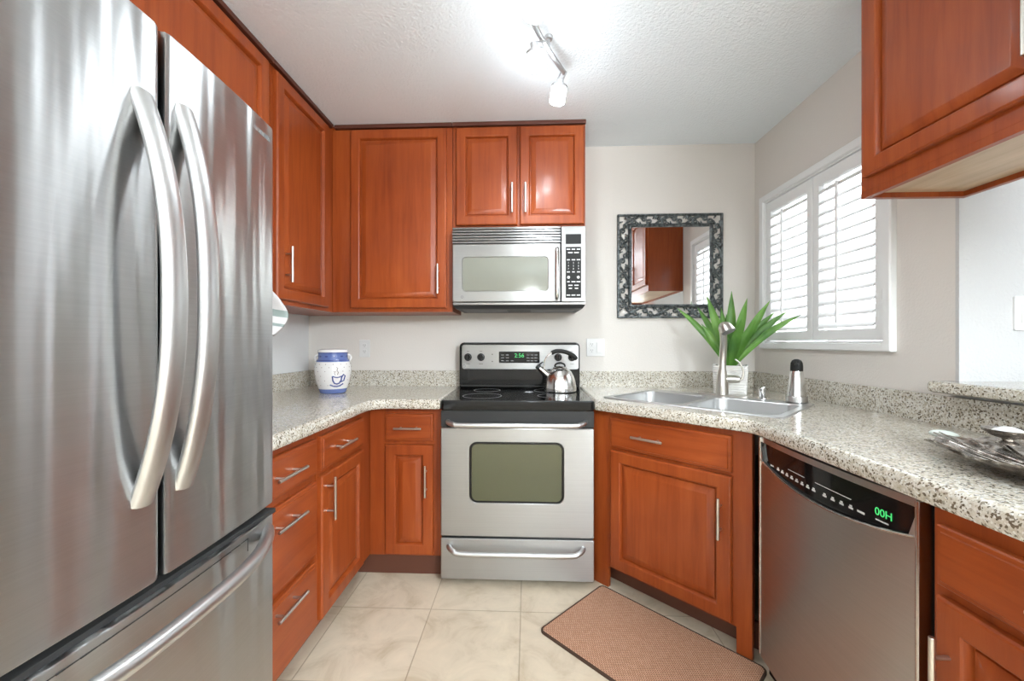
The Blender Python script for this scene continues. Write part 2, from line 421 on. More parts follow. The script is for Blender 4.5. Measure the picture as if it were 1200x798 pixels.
# kitchen window with plantation shutters: face looks to -X, u runs to -Y
F = frame((XR, 0, 0), (0, -1, 0))
bm = B()
rrframe(bm, F, (.087, 1.167, 1.002, 2.095), .003, (.128, 1.203, .962, 2.055), .002, .0005, .026, .005, 1)
rrframe(bm, F, (.122, 1.197, .968, 2.061), .003, (.136, 1.211, .954, 2.047), .002, -.06, .014, .003, 1)
win = struct('window_1', bm, 'white_paint')
bm = B(); box(bm, .1255, .9645, 1.2005, 2.0545, -.085, -.079, 0, F); obj('pane', bm, 'pane', win)
bm = B(); box(bm, .53, .56, 1.2005, 2.0545, -.10, -.07, .003, F); obj('sash', bm, 'white_paint', win)
for a0, a1 in ((.139, .535), (.539, .951)):
    bm = B(); rrframe(bm, F, (a0, 1.214, a1, 2.044), .002, (a0+.042, 1.214+.052, a1-.042, 2.044-.06), .002, -.020, .008, .003, 1)
    sp = obj('shutter_panel', bm, 'white_paint', win)
    bm = B(); n = 13; b0 = 1.214+.052; b1 = 2.044-.06
    for k in range(n):
        zc = b0+(b1-b0)*(k+.5)/n
        L = F @ Matrix.Translation((0, zc, -.008)) @ Matrix.Rotation(math.radians(40), 4, 'X')
        prof = [(.033*math.cos(t)*1.0, .0055*math.sin(t)) for t in [2*PI*q/12 for q in range(12)]]
        loops(bm, [[L @ Vector((a, y, x)) for x, y in prof] for a in (a0+.043, a1-.043)])
    obj('louvers', bm, 'white_paint', sp)
    am = (a0+a1)/2-.02
    bm = B(); box(bm, am-.005, am+.005, b0+.03, b1-.03, .022, .032, .002, F); obj('tilt_rod', bm, 'white_paint', sp)
bm = B()
for z in (1.40, 1.86): tube(bm, [F @ Vector((.957, z-.02, .012)), F @ Vector((.957, z+.02, .012))], .005, 8)
obj('hinge', bm, 'white_gloss', win)

# ------------------------------------------------------------------ cabinets
def pdoor(parent, F, a0, b0, a1, b1, handle=None, hl=.17, name='door', prof=DOOR, grain='wood_v'):
    bm = B(); panel(bm, F, a0, b0, a1, b1, prof); d = obj(name, bm, grain, parent, angle=20)
    if handle:
        bm = B(); G = F @ Matrix.Translation((0, 0, .021)); pull(bm, G, handle[0], handle[1], hl, handle[2]); obj('handle', bm, 'nickel', d)
    return d
def drawer(parent, F, a0, b0, a1, b1, hl=.15, hb=None, ha=None):
    return pdoor(parent, F, a0, b0, a1, b1, ((a0+a1)/2 if ha is None else ha, (b0+b1)/2 if hb is None else hb, False) if hl else None, hl, 'drawer', SLAB, 'wood_h')
def crown(parent, pts_boxes):
    bm = B()
    for b_ in pts_boxes: box(bm, *b_, .003)
    obj('top_trim', bm, 'wood_trim', parent)
ZT = CEIL-.001
# tall wall cabinet on the left wall, beside the fridge
XF = -1.103
t = thing('wall_cabinet', 'tall cherry cabinet on the left wall beside the fridge, its door seen at a slant', 'cabinet', (XL+.16, -.6, 1.383))
bm = B(); box(bm, XL+.002, XF, -.888, -.003, 1.383, ZT, .002); obj('body', bm, 'wood_v', t)
F = frame((XF, 0, 0), (0, 1, 0))
pdoor(t, F, -.866, 1.405, -.385, 2.443, (-.803, 1.572, True))
crown(t, [(XF-.01, XF+.022, -.888, -.335, ZT-.022, ZT)])
# cabinet above the fridge
t = thing('wall_cabinet', 'cherry cabinet above the fridge, at top left against the ceiling', 'cabinet', (XL+.16, -1.4, 1.84))
bm = B(); box(bm, XL+.002, XF, -2.40, -.892, 1.84, ZT, .002); obj('body', bm, 'wood_v', t)
pdoor(t, F, -1.60, 1.862, -.925, 2.443, (-1.54, 1.95, True), .12)
pdoor(t, F, -2.31, 1.862, -1.606, 2.443, (-1.67, 1.95, True), .12)
crown(t, [(XF-.01, XF+.022, -2.40, -.89, ZT-.022, ZT)])
# wall cabinet on the back wall, in the corner
YF = -.312
t = thing('wall_cabinet', 'tall single door cherry wall cabinet on the back wall left of the microwave', 'cabinet', (-.74, -.16, 1.383))
bm = B(); box(bm, XF+.002, -.385, YF, -.003, 1.383, ZT, .002); obj('body', bm, 'wood_v', t)
F = frame((0, YF, 0), (1, 0, 0))
pdoor(t, F, -.985, 1.405, -.418, 2.450, (-.463, 1.570, True))
crown(t, [(XF+.024, -.385, YF-.022, YF+.01, ZT-.022, ZT)])
# cabinet over the microwave
t = thing('wall_cabinet', 'two door cherry wall cabinet right above the microwave', 'cabinet', (0, -.16, 1.862))
bm = B(); box(bm, -.383, .384, YF, -.003, 1.862, ZT, .002); obj('body', bm, 'wood_v', t)
pdoor(t, F, -.362, 1.882, -.006, 2.448, (-.036, 2.028, True))
pdoor(t, F, .008, 1.882, .375, 2.448, (.014+.026, 2.028, True))
crown(t, [(-.383, .386, YF-.022, YF+.01, ZT-.022, ZT)])
# hanging cabinet over the peninsula at the right
XC = 1.187
t = thing('wall_cabinet', 'cherry cabinet with pale underside hanging at top right over the counter', 'cabinet', (1.35, -1.8, 1.69))
bm = B()
box(bm, XC, 1.520, -2.62, -1.2365, 1.712, ZT, .001)
box(bm, XC, XC+.02, -2.62, -1.2365, 1.69, 1.712); box(bm, 1.502, 1.520, -2.62, -1.2365, 1.69, 1.712)
box(bm, XC+.02, 1.502, -1.2545, -1.2365, 1.69, 1.712); box(bm, XC+.02, 1.502, -2.62, -2.602, 1.69, 1.712)
obj('body', bm, 'wood_v', t)
bm = B(); box(bm, XC+.0205, 1.5015, -2.6015, -1.255, 1.7065, 1.7115); obj('underside', bm, 'wood_pale', t, 'pale unfinished underside panel')
F = frame((XC, 0, 0), (0, -1, 0))
pdoor(t, F, 1.262, 1.752, 1.772, 2.448, (1.737, 1.93, True), .2)
pdoor(t, F, 1.780, 1.752, 2.19, 2.448, (1.815, 1.93, True), .2)
pdoor(t, F, 2.20, 1.752, 2.60, 2.448)
crown(t, [(XC-.022, XC+.01, -2.62, -1.238, ZT-.022, ZT)])

# base cabinets, left wall
XB = -.766; ZB = .868
t = thing('base_cabinet', 'cherry base cabinet of three drawers under the left counter, nearest the fridge', 'cabinet', (-1.1, -1.35, 0))
bm = B(); box(bm, XL+.002, XB, -1.56, -1.134, .105, ZB, .001); obj('body', bm, 'wood_v', t)
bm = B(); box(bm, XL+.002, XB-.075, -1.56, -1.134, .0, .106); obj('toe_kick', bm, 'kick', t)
F = frame((XB, 0, 0), (0, 1, 0))
drawer(t, F, -1.545, .703, -1.152, .838, .165, .772, -1.362)
drawer(t, F, -1.545, .398, -1.152, .675, .165, .614, -1.362)
drawer(t, F, -1.545, .122, -1.152, .372, .165, .335, -1.362)
t = thing('base_cabinet', 'cherry base cabinet with one drawer over one door at the left inside corner', 'cabinet', (-1.1, -.9, 0))
bm = B(); box(bm, XL+.002, XB, -1.132, -.003, .105, ZB, .001); obj('body', bm, 'wood_v', t)
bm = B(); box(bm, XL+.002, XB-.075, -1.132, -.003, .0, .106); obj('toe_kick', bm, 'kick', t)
drawer(t, F, -1.117, .703, -.712, .838, .165, None, -.95)
pdoor(t, F, -1.117, .122, -.712, .682, (-1.078, .583, True), .17)
# base cabinet left of the stove
YB = -.590
t = thing('base_cabinet', 'narrow cherry base cabinet with drawer and door immediately left of the stove', 'cabinet', (-.57, -.3, 0))
bm = B(); box(bm, XB+.002, -.388, YB, -.003, .105, ZB, .001); obj('body', bm, 'wood_v', t)
bm = B(); box(bm, XB-.07, -.388, YB+.02, YB+.05, .0, .1045); obj('toe_kick', bm, 'kick', t)
F = frame((0, YB, 0), (1, 0, 0))
drawer(t, F, -.680, .700, -.430, .838, .14)
pdoor(t, F, -.680, .115, -.430, .680, (-.464, .502, True), .16)
# diagonal sink base
t = thing('base_cabinet', 'diagonal cherry sink cabinet with one door and a false drawer between stove and dishwasher', 'cabinet', (.63, -.85, 0), -PI/4)
S = -.200
A0 = Vector((.389, S-.389)); A1 = Vector((.899, S-.899))
F = frame((A0.x, A0.y, 0), (1, -1, 0)); LW = (A1-A0).length
bm = B()
slab(bm, [(A0.x, A0.y), (A1.x, A1.y), (A1.x+.02, A1.y+.02), (A0.x+.02, A0.y+.02)], [(0, .105), (0, ZB)])
slab(bm, [(A0.x, A0.y+.02), (A0.x+.018, A0.y+.01), (A0.x+.018, -.01), (A0.x, -.01)], [(0, .0), (0, ZB)])
slab(bm, [(A1.x+.10, A1.y), (A1.x+.10, A1.y+.018), (XR-.01, A1.y+.018), (XR-.01, A1.y)], [(0, .0), (0, ZB)])
box(bm, 0, .085, .0005, .1045, -.02, 0, 0, F); box(bm, LW-.055, LW, .0005, .1045, -.02, 0, 0, F)
obj('body', bm, 'wood_v', t)
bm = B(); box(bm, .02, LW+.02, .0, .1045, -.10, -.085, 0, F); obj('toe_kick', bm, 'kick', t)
drawer(t, F, .108, .700, LW-.068, .842, .15, .772, .108+.205)
pdoor(t, F, .108, .118, LW-.068, .684, (LW-.068-.036, .520, True), .16)
# right base cabinet past the dishwasher
XD = .900
t = thing('base_cabinet', 'cherry base cabinet at lower right with a wide drawer over doors, past the dishwasher', 'cabinet', (1.2, -2.2, 0))
bm = B(); box(bm, XD, XR-.003, -2.90, -1.786, .105, ZB, .001); obj('body', bm, 'wood_v', t)
bm = B(); box(bm, XD+.075, XR-.003, -2.90, -1.786, .0, .106); obj('toe_kick', bm, 'kick', t)
F = frame((XD, 0, 0), (0, -1, 0))
drawer(t, F, 1.806, .714, 2.36, .836, .17, None, 2.073)
pdoor(t, F, 1.806, .118, 2.36, .692, (1.836, .53, True), .19)
drawer(t, F, 2.375, .714, 2.86, .836, .17)
pdoor(t, F, 2.375, .118, 2.86, .692, (2.41, .53, True), .19)

# ------------------------------------------------------------------ granite
ZC = .918
BULL = [(.014, .868), (.004, .872), (.0, .882), (.0, .898), (.003, .908), (.009, .915), (.017, ZC)]
t = thing('countertop', 'L-shaped speckled granite countertop running left of the stove', 'countertop', (-1.0, -.6, .868))
p = [(XL+.001, -.001), (XL+.001, -1.565), (-.722, -1.565), (-.722, -.655), (-.3845, -.655), (-.3845, -.001)]
p = fillet(p, 3, .075)
bm = B(); slab(bm, p, BULL); obj('worktop', bm, 'granite', t)
bm = B(); box(bm, XL+.001, XL+.021, -1.565, -.001, ZC-.001, 1.020, .002); box(bm, XL+.0215, -.3845, -.021, -.001, ZC-.001, 1.020, .002)
obj('backsplash', bm, 'granite', t)

t = thing('countertop', 'long speckled granite countertop holding the sink, right of the stove', 'countertop', (1.1, -1.2, .868))
SC = -.265; XE = .874
p = [(.3845, -.001), (.3845, SC-.3845), (XE, SC-XE), (XE, -2.93), (XR-.001, -2.93), (XR-.001, -.001)]
p = fillet(p, 2, .10)
pc = ccw(p)
# sink cut-out (rotated 45 degrees)
SX = Vector((1, -1)).normalized(); SY = Vector((1, 1)).normalized()
SCEN = Vector((.905, -.640)); SL, SWD = .405, .262
def sk(a, b, z=0.0): q = SCEN+SX*a+SY*b; return Vector((q.x, q.y, z))
bm = B()
rings = [[Vector((x, y, z)) for x, y in poly_inset(pc, d)] for d, z in BULL]
vr = loops(bm, rings, False, False)
hole = [(x, y) for x, y in rr(-SL+.02, -SWD+.02, SL-.02, SWD-.02, .02, 4)]
hv = [[bm.verts.new(sk(a, b, z)) for a, b in hole] for z in (.868, ZC)]
nh = len(hole)
for i in range(nh): bm.faces.new((hv[0][i], hv[0][(i+1) % nh], hv[1][(i+1) % nh], hv[1][i]))
for outer, inner in ((vr[0], hv[0]), (vr[-1], hv[1])):
    es = [bm.edges.get((l[i], l[(i+1) % len(l)])) for l in (outer, inner) for i in range(len(l))]
    bmesh.ops.triangle_fill(bm, use_beauty=True, use_dissolve=False, edges=es)
obj('worktop', bm, 'granite', t)
bm = B()
box(bm, .3845, XR-.0215, -.021, -.001, ZC-.001, 1.020, .002); box(bm, XR-.021, XR-.001, -2.93, -.001, ZC-.001, 1.020, .002)
obj('backsplash', bm, 'granite', t)
# bar ledge
p = [(1.415, -1.205), (1.415, -2.95), (1.76, -2.95), (1.76, -1.236), (1.5065, -1.236), (1.5065, -1.205)]
p = fillet(p, 0, .03)
bm = B(); slab(bm, p, [(.012, 1.0352), (.003, 1.040), (0, 1.048), (0, 1.062), (.004, 1.070), (.012, 1.074)])
solo('bar_ledge', bm, 'granite', 'raised granite bar ledge on the low wall at right, with a rounded end', 'ledge', (1.55, -2.0, 1.0352))

# ------------------------------------------------------------------ sink, faucet
t = thing('sink', 'stainless double bowl sink set diagonally into the right countertop', 'sink', (SCEN.x, SCEN.y, ZC), -PI/4)
FS = Matrix(((SX.x, SY.x, 0, SCEN.x), (SX.y, SY.y, 0, SCEN.y), (0, 0, 1, 0), (0, 0, 0, 1)))
bowls = [(-SL+.03, -SWD+.03, -.012, SWD-.105), (.012, -SWD+.03, SL-.03, SWD-.105)]
bm = B()
zr = ZC+.005
outer = [bm.verts.new(FS @ Vector((x, y, ZC+.0005))) for x, y in rr(-SL, -SWD, SL, SWD, .03, 5)]
outer2 = [bm.verts.new(FS @ Vector((x, y, zr))) for x, y in rr(-SL+.005, -SWD+.005, SL-.005, SWD-.005, .026, 5)]
n = len(outer)
for i in range(n): bm.faces.new((outer[i], outer[(i+1) % n], outer2[(i+1) % n], outer2[i]))
tops = []
for q in bowls:
    tops.append([bm.verts.new(FS @ Vector((x, y, zr))) for x, y in rr(*q, .055, 6)])
es = [bm.edges.get((outer2[i], outer2[(i+1) % n])) for i in range(n)]
for tp in tops:
    for i in range(len(tp)): es.append(bm.edges.new((tp[i], tp[(i+1) % len(tp)])))
bmesh.ops.triangle_fill(bm, use_beauty=True, use_dissolve=False, edges=es)
obj('rim', bm, 'steel_satin', t)
for q in bowls:
    bm = B()
    rings = [[FS @ Vector((x, y, z)) for x, y in rr(q[0]+d, q[1]+d, q[2]-d, q[3]-d, max(.055-d*.3, .02), 6)] for d, z in ((0, zr), (.004, zr-.006), (.010, zr-.10), (.018, zr-.155), (.045, zr-.175), (.12, zr-.178))]
    loops(bm, rings, False, True)
    bo = obj('bowl', bm, 'steel_satin', t, angle=50)
    bm = B(); cx, cy = (q[0]+q[2])/2, (q[1]+q[3])/2
    lathe(bm, [(.0, zr-.1765), (.040, zr-.1765), (.042, zr-.174), (.034, zr-.174), (.030, zr-.1762), (.0, zr-.1762)], (0, 0, 0), 28, FS @ Matrix.Translation((cx, cy, 0)))
    obj('drain', bm, 'chrome', bo)
# faucet on the back deck
fp = Vector((1.088, -.458)); fz = zr
t = thing('faucet', 'brushed nickel pull-out kitchen faucet standing behind the sink', 'faucet', (fp.x, fp.y, fz), -PI/4)
bm = B(); Fd = Matrix.Translation((fp.x, fp.y, 0)) @ Matrix.Rotation(-PI/4, 4, 'Z')
loops(bm, [[Fd @ Vector((x, y, z)) for x, y in rr(-.13+d, -.027+d, .13-d, .027-d, .026-d, 8)] for d, z in ((0, fz), (0, fz+.004), (.003, fz+.007))])
obj('deck_plate', bm, 'nickel', t)
bm = B(); lathe(bm, [(.030, fz+.0065), (.030, fz+.02), (.0285, fz+.07), (.026, fz+.10), (.022, fz+.125), (.019, fz+.14), (.0, fz+.14)], (fp.x, fp.y, 0), 32)
obj('body', bm, 'nickel', t)
fd = Vector((-.72, -.69, 0)).normalized()
path = [(0, .12), (-.004, .18), (.004, .235), (.022, .285), (.05, .33), (.075, .352)]
rgt = Vector((.93, -.36, 0))
pts = [Vector((fp.x, fp.y, fz+h)) + fd*d + rgt*(.0 if h < .2 else (h-.2)*.17) for d, h in path]
bm = B(); tube(bm, smooth_path(pts, 6), [.0175]*31, 16); obj('neck', bm, 'nickel', t)
hd = [pts[-1]+Vector((0, 0, -.003)), pts[-1]+fd*.012+rgt*.010+Vector((0, 0, .010)), pts[-1]+fd*.026+rgt*.026+Vector((0, 0, .008)), pts[-1]+fd*.036+rgt*.042+Vector((0, 0, -.016))]
hp = smooth_path(hd, 5)
bm = B(); tube(bm, hp, [.0178+.019*(k/(len(hp)-1))**1.3 for k in range(len(hp))], 20); obj('spray_head', bm, 'nickel', t)
bm = B(); e = hp[-1]; dirn = (hp[-1]-hp[-2]).normalized(); tube(bm, [e-dirn*.001, e+dirn*.003], .032, 20); obj('spray_face', bm, 'print_grey', t)
s0 = Vector((fp.x, fp.y, fz+.088))
bm = B(); tube(bm, [s0+rgt*.012, s0+rgt*.066, s0+rgt*.080, s0+rgt*.084], [.020, .020, .017, .008], 18)
hb = obj('handle_stub', bm, 'nickel', t)
L0 = s0+rgt*.072
bm = B(); tube(bm, smooth_path([L0+Vector((0, 0, -.012)), L0+rgt*.022+Vector((0, 0, .008)), L0+rgt*.026+Vector((0, 0, .045)), L0+rgt*.010+Vector((0, 0, .085)), L0-rgt*.012+Vector((0, 0, .105))], 6), [.011-.0002*k for k in range(25)], 10, flat=.6); obj('lever', bm, 'nickel', hb)
# soap dispenser
q = Vector((1.212, -.608))
bm = B(); lathe(bm, [(.021, fz), (.021, fz+.004), (.0165, fz+.008), (.0165, fz+.055), (.015, fz+.06), (.011, fz+.063), (.0, fz+.064)], (q.x, q.y, 0), 28)
tube(bm, [(q.x, q.y, fz+.052), (q.x-.02, q.y-.02, fz+.050)], .006, 10)
solo('air_gap', bm, 'chrome', 'small chrome cylinder cap on the sink deck right of the faucet', 'sink fitting', (q.x, q.y, fz))
# steel bottle / dispenser
q = Vector((1.316, -.702)); z0 = fz
t = thing('soap_pump_bottle', 'stainless soap bottle with black top standing at the right end of the sink', 'bottle', (q.x, q.y, z0))
bm = B(); lathe(bm, [(r_*1.13, z_) for r_, z_ in [(.034, z0+.0005), (.039, z0+.003), (.0395, z0+.024), (.036, z0+.030), (.0, z0+.030)]], (q.x, q.y, 0), 32)
obj('base', bm, 'steel_dark', t, 'darker ring base')
bm = B(); lathe(bm, [(r_*1.13, z_) for r_, z_ in [(.0, z0+.0295), (.0345, z0+.0295), (.033, z0+.05), (.028, z0+.10), (.0235, z0+.140), (.022, z0+.148), (.0, z0+.148)]], (q.x, q.y, 0), 32); obj('body', bm, 'steel_smooth', t)
bm = B(); lathe(bm, [(r_*1.13, z_) for r_, z_ in [(.0, z0+.1475), (.0225, z0+.1475), (.0225, z0+.17), (.021, z0+.186), (.016, z0+.197), (.008, z0+.203), (.0, z0+.204)]], (q.x, q.y, 0), 32)
vd = Vector((-.53, -.85, 0))
tube(bm, [Vector((q.x, q.y, z0+.182))+vd*.012, Vector((q.x, q.y, z0+.176))+vd*.034], [.010, .007], 12)
obj('cap', bm, 'black_plastic', t)

# ------------------------------------------------------------------ stove
t = thing('stove', 'stainless electric stove with black glass cooktop standing between the base cabinets', 'stove', (0, -.35, 0))
SW = .380
bm = B(); box(bm, -SW+.004, SW-.004, -.615, -.03, .035, .880, .002)
for x in (-.33, .33):
    for y in (-.58, -.1): tube(bm, [(x, y, 0), (x, y, .036)], .018, 10)
obj('body', bm, 'charcoal', t)
bm = B(); slab(bm, fillet(fillet([(-SW, -.03), (SW, -.03), (SW, -.672), (-SW, -.672)], 3, .02), 2, .02), [(.004, .868), (0, .873), (0, .910), (.003, .917), (.008, .919)])
ck = obj('cooktop', bm, 'black_gloss', t)
for x, y, r in ((-.19, -.50, .105), (.19, -.48, .085), (-.19, -.24, .08), (.19, -.24, .10)):
    bm = B()
    ringp = lambda rr_, z: [Vector((x+rr_*math.cos(2*PI*k/48), y+rr_*math.sin(2*PI*k/48), z)) for k in range(48)]
    loops(bm, [ringp(r, .9188), ringp(r, .9193), ringp(r-.004, .9193), ringp(r-.004, .9188)], close=True)
    obj('burner_ring', bm, 'print_grey', ck)
F = frame((0, -.640, 0), (1, 0, 0))
bm = B(); rrslab(bm, F, -SW+.002, .785, SW-.002, .866, .004, 0, .024, .003); obj('front_fascia', bm, 'charcoal', t)
# oven door
bm = B(); rrframe(bm, F, (-SW+.002, .246, SW-.002, .782), .006, (-.232, .414, .228, .711), .035, -.02, .030, .004); od = obj('oven_door', bm, 'steel', t)
bm = B(); rrslab(bm, F, -.2325, .4135, .2285, .7115, .035, -.02, .0275, .001); 
rrframe(bm, F, (-.232, .414, .228, .711), .035, (-.224, .422, .220, .703), .028, .0270, .0292, .0008); obj('window_rim', bm, 'black_gloss', od)
bm = B(); rrslab(bm, F, -.2235, .4225, .2195, .7025, .028, .0268, .0285, .0005); obj('oven_window', bm, 'oven_glass', od)
def arc_handle(bm, F, a0, a1, b, c0, c1, r, drop=.0):
    P = [(a0, b+drop, c0), (a0+.006, b+drop, c0+(c1-c0)*.45), (a0+.028, b+drop*.5, c0+(c1-c0)*.85), (a0+.075, b, c1)]
    P = P+[((a0+a1)/2, b, c1+.003)]+[(a1-(p_[0]-a0), p_[1], p_[2]) for p_ in reversed(P)]
    tube(bm, [F @ Vector(p_) for p_ in smooth_path(P, 6)], r, 14, flat=1.0)
bm = B(); arc_handle(bm, F, -.343, .334, .803, .02, .068, .0125, .008); obj('handle', bm, 'steel_satin', od)
bm = B(); rrslab(bm, F, -SW+.002, .032, SW-.002, .236, .006, -.02, .028, .005); dr = obj('storage_drawer', bm, 'steel', t)
bm = B(); arc_handle(bm, F, -.338, .326, .178, .02, .068, .0125, .016); obj('handle', bm, 'steel_satin', dr)
# backguard
F = frame((0, -.075, 0), (1, 0, 0))
bm = B(); rrslab(bm, F, -SW, .905, SW, 1.205, .03, -.06, .030, .006); bgd = obj('backguard', bm, 'black_gloss', t)
bm = B(); box(bm, -SW+.006, SW-.006, -.150, -.09, .9185, .945, .012); obj('backguard_step', bm, 'black_gloss', bgd)
bm = B(); rrslab(bm, F, -.364, 1.036, .372, 1.190, .014, .029, .036, .003); cp = obj('control_panel', bm, 'steel', bgd)
F2 = F @ Matrix.Translation((0, 0, .036))
bm = B(); rrslab(bm, F2, -.128, 1.076, .128, 1.148, .006, -.001, .002, .001); dp = obj('clock_display', bm, 'black_gloss', cp)
obj('clock_digits', letters('2:56', F2 @ Matrix.Translation((.0, 1.122, .0021)), .036, .0004), 'green_led', dp, 'glowing green digits')
bm = B()
for a in (-.105, -.075, -.045, .055, .08, .105):
    for b_ in (1.090, 1.108, 1.126):
        if abs(a) > .05 or b_ < 1.1: box(bm, a-.009, a+.009, b_-.0025, b_+.0025, .0018, .0024, 0, F2)
obj('button_print', bm, 'print_grey', dp)
for a in (-.324, -.242, .243, .329):
    bm = B(); G = F2 @ Matrix.Translation((a, 1.112, 0))
    lathe(bm, [(.024, -.0005), (.024, .004), (.021, .006), (.0185, .022), (.016, .025), (.0, .025)], (0, 0, 0), 28, G)
    k = obj('knob', bm, 'black_gloss', cp)
    bm = B(); box(bm, -.003, .003, -.018, .018, .0245, .034, .002, G); obj('knob_grip', bm, 'black_plastic', k)
for b_ in (1.13, 1.085):
    bm = B(); lathe(bm, [(.004, -.0005), (.004, .002), (0, .002)], (0, 0, 0), 12, F2 @ Matrix.Translation((-.170, b_, 0))); obj('indicator_light', bm, 'socket_dark', cp)
for a in (-.324, -.242, .243, .329):
    bm = B(); box(bm, a-.008, a+.008, 1.147, 1.150, -.0002, .0003, 0, F2); obj('dial_mark', bm, 'socket_dark', cp)
    bm = B(); box(bm, a-.012, a+.012, 1.068, 1.071, -.0002, .0003, 0, F2); obj('dial_mark', bm, 'socket_dark', cp)
def emblem(parent, F, a, b, r):
    bm = B(); G = F @ Matrix.Translation((a, b, 0))
    lathe(bm, [(r, -.0004), (r, .0012), (r*.85, .0016), (0, .0016)], (0, 0, 0), 28, G); e = obj('round_emblem', bm, 'print_grey', parent, 'small round grey emblem')
    obj('emblem_script', letters('GE', G @ Matrix.Translation((0, 0, .0018)), r*1.05, .0002), 'print_white', e)
emblem(cp, F2, -.349, 1.055, .010)

# ------------------------------------------------------------------ kettle on the stove
q = Vector((.241, -.285)); z0 = .9197
t = thing('kettle', 'stainless steel domed kettle with black grip on the right rear burner of the stove', 'kettle', (q.x, q.y, z0))
bm = B(); lathe(bm, [(.0, z0), (.088, z0), (.0945, z0+.004), (.095, z0+.022), (.0935, z0+.026), (.0935, z0+.030), (.0925, z0+.036), (.089, z0+.060), (.080, z0+.090), (.066, z0+.115), (.048, z0+.131), (.036, z0+.137), (.0, z0+.137)], (q.x, q.y, 0), 48); obj('body', bm, 'steel_smooth', t, angle=25)
bm = B(); lathe(bm, [(.0, z0+.1365), (.040, z0+.1365), (.041, z0+.139), (.030, z0+.146), (.012, z0+.149), (.0, z0+.149)], (q.x, q.y, 0), 36); ld = obj('lid', bm, 'steel_smooth', t)
bm = B(); tube(bm, smooth_path([(q.x-.030, q.y, z0+.144), (q.x-.024, q.y, z0+.158), (q.x, q.y, z0+.166), (q.x+.024, q.y, z0+.158), (q.x+.030, q.y, z0+.144)], 5), .0055, 10); obj('lid_knob', bm, 'black_plastic', ld)
bm = B(); tube(bm, [(q.x-.060, q.y-.005, z0+.085), (q.x-.098, q.y-.012, z0+.118), (q.x-.128, q.y-.018, z0+.145)], [.026, .020, .013], 20); sp = obj('spout', bm, 'steel_smooth', t)
bm = B(); tube(bm, [(q.x-.120, q.y-.017, z0+.137), (q.x-.134, q.y-.019, z0+.150)], [.0165, .0155], 18)
tube(bm, [(q.x-.127, q.y-.018, z0+.152), (q.x-.100, q.y-.014, z0+.172)], [.006, .004], 8); obj('spout_cap', bm, 'charcoal', sp)
for dy in (-.011, .011):
    bm = B(); tube(bm, smooth_path([(q.x-.078, q.y+dy, z0+.096), (q.x-.092, q.y+dy, z0+.150), (q.x-.078, q.y+dy, z0+.198), (q.x-.046, q.y+dy, z0+.226)], 6), .0045, 10); obj('handle_rod', bm, 'chrome', t)
bm = B(); tube(bm, smooth_path([(q.x-.050, q.y, z0+.222), (q.x-.02, q.y, z0+.234), (q.x+.03, q.y, z0+.230), (q.x+.075, q.y, z0+.210), (q.x+.096, q.y, z0+.186)], 6), [.013]+[.0165]*22+[.015, .011], 16, flat=.75); obj('grip', bm, 'black_plastic', t)

# ------------------------------------------------------------------ microwave
t = thing('microwave', 'stainless over-the-range microwave hung under the two door cabinet above the stove', 'microwave', (0, -.2, 1.40))
bm = B(); slab(bm, [(-.374, -.004), (.377, -.004), (.377, -.352), (-.374, -.352)], [(.012, 1.398), (0, 1.415), (0, 1.858)]); obj('body', bm, 'charcoal', t)
for x in (-.2, .2):
    bm = B(); box(bm, x-.13, x+.13, -.29, -.08, 1.3955, 1.3985, .001); obj('grease_filter', bm, 'grey_body', t)
F = frame((0, -.352, 0), (1, 0, 0))
bm = B(); rrslab(bm, F, -.374, 1.418, .377, 1.432, .003, -.01, .018, .003); obj('bottom_lip', bm, 'steel', t)
bm = B(); box(bm, -.374, .238, 1.763, 1.857, .0, .006, 0, F)
vent = obj('vent_recess', bm, 'black_plastic', t)
bm = B()
for k in range(6):
    b_ = 1.764+k*.0158
    L = F @ Matrix.Translation((0, b_+.0055, .016)) @ Matrix.Rotation(math.radians(-18), 4, 'X')
    box(bm, -.374, .238, -.0055, .0055, -.014, .011, .002, L)
obj('vent_grille', bm, 'steel', vent)
bm = B(); rrframe(bm, F, (-.374, 1.434, .238, 1.762), .006, (-.316, 1.497, .166, 1.686), .018, .0, .027, .004); md = obj('door', bm, 'steel', t)
bm = B(); rrslab(bm, F, -.3165, 1.4965, .1665, 1.6865, .018, .0, .024, .001)
obj('door_window', bm, 'micro_glass', md)
bm = B(); arcp = [(.216, 1.449, .02), (.216, 1.453, .040), (.216, 1.475, .056), (.216, 1.59, .064), (.216, 1.705, .056), (.216, 1.729, .040), (.216, 1.733, .02)]
tube(bm, [F @ Vector(p_) for p_ in smooth_path(arcp, 5)], .0105, 14); obj('handle', bm, 'steel_smooth', md)
emblem(md, F @ Matrix.Translation((0, 0, .027)), -.318, 1.462, .008)
bm = B(); rrslab(bm, F, .242, 1.434, .377, 1.857, .005, .0, .025, .004); kp = obj('control_panel', bm, 'steel', t)
F2 = F @ Matrix.Translation((0, 0, .025))
bm = B(); rrslab(bm, F2, .266, 1.757, .352, 1.812, .003, -.001, .001, .0005); ds = obj('display', bm, 'black_plastic', kp)
bm = B(); rrslab(bm, F2, .266, 1.455, .352, 1.740, .003, -.001, .001, .0005); kk = obj('keypad', bm, 'black_plastic', kp)
bm = B(); G = F2 @ Matrix.Translation((0, 0, .0012))
for b_, ws in ((1.727, (.02, .02, .02)), (1.708, (.026, .026)), (1.668, (.016, .02, .02)), (1.600, (.016, .014, .016)), (1.545, (.014, .022, .022)), (1.525, (.024, .024)), (1.508, (.018, .018)), (1.470, (.02, .022, .02))):
    for k, w in enumerate(ws):
        a = .309+(k-(len(ws)-1)/2)*(.028 if len(ws) == 3 else .034)
        box(bm, a-w/2, a+w/2, b_-.003, b_+.003, -.0004, .0003, 0, G)
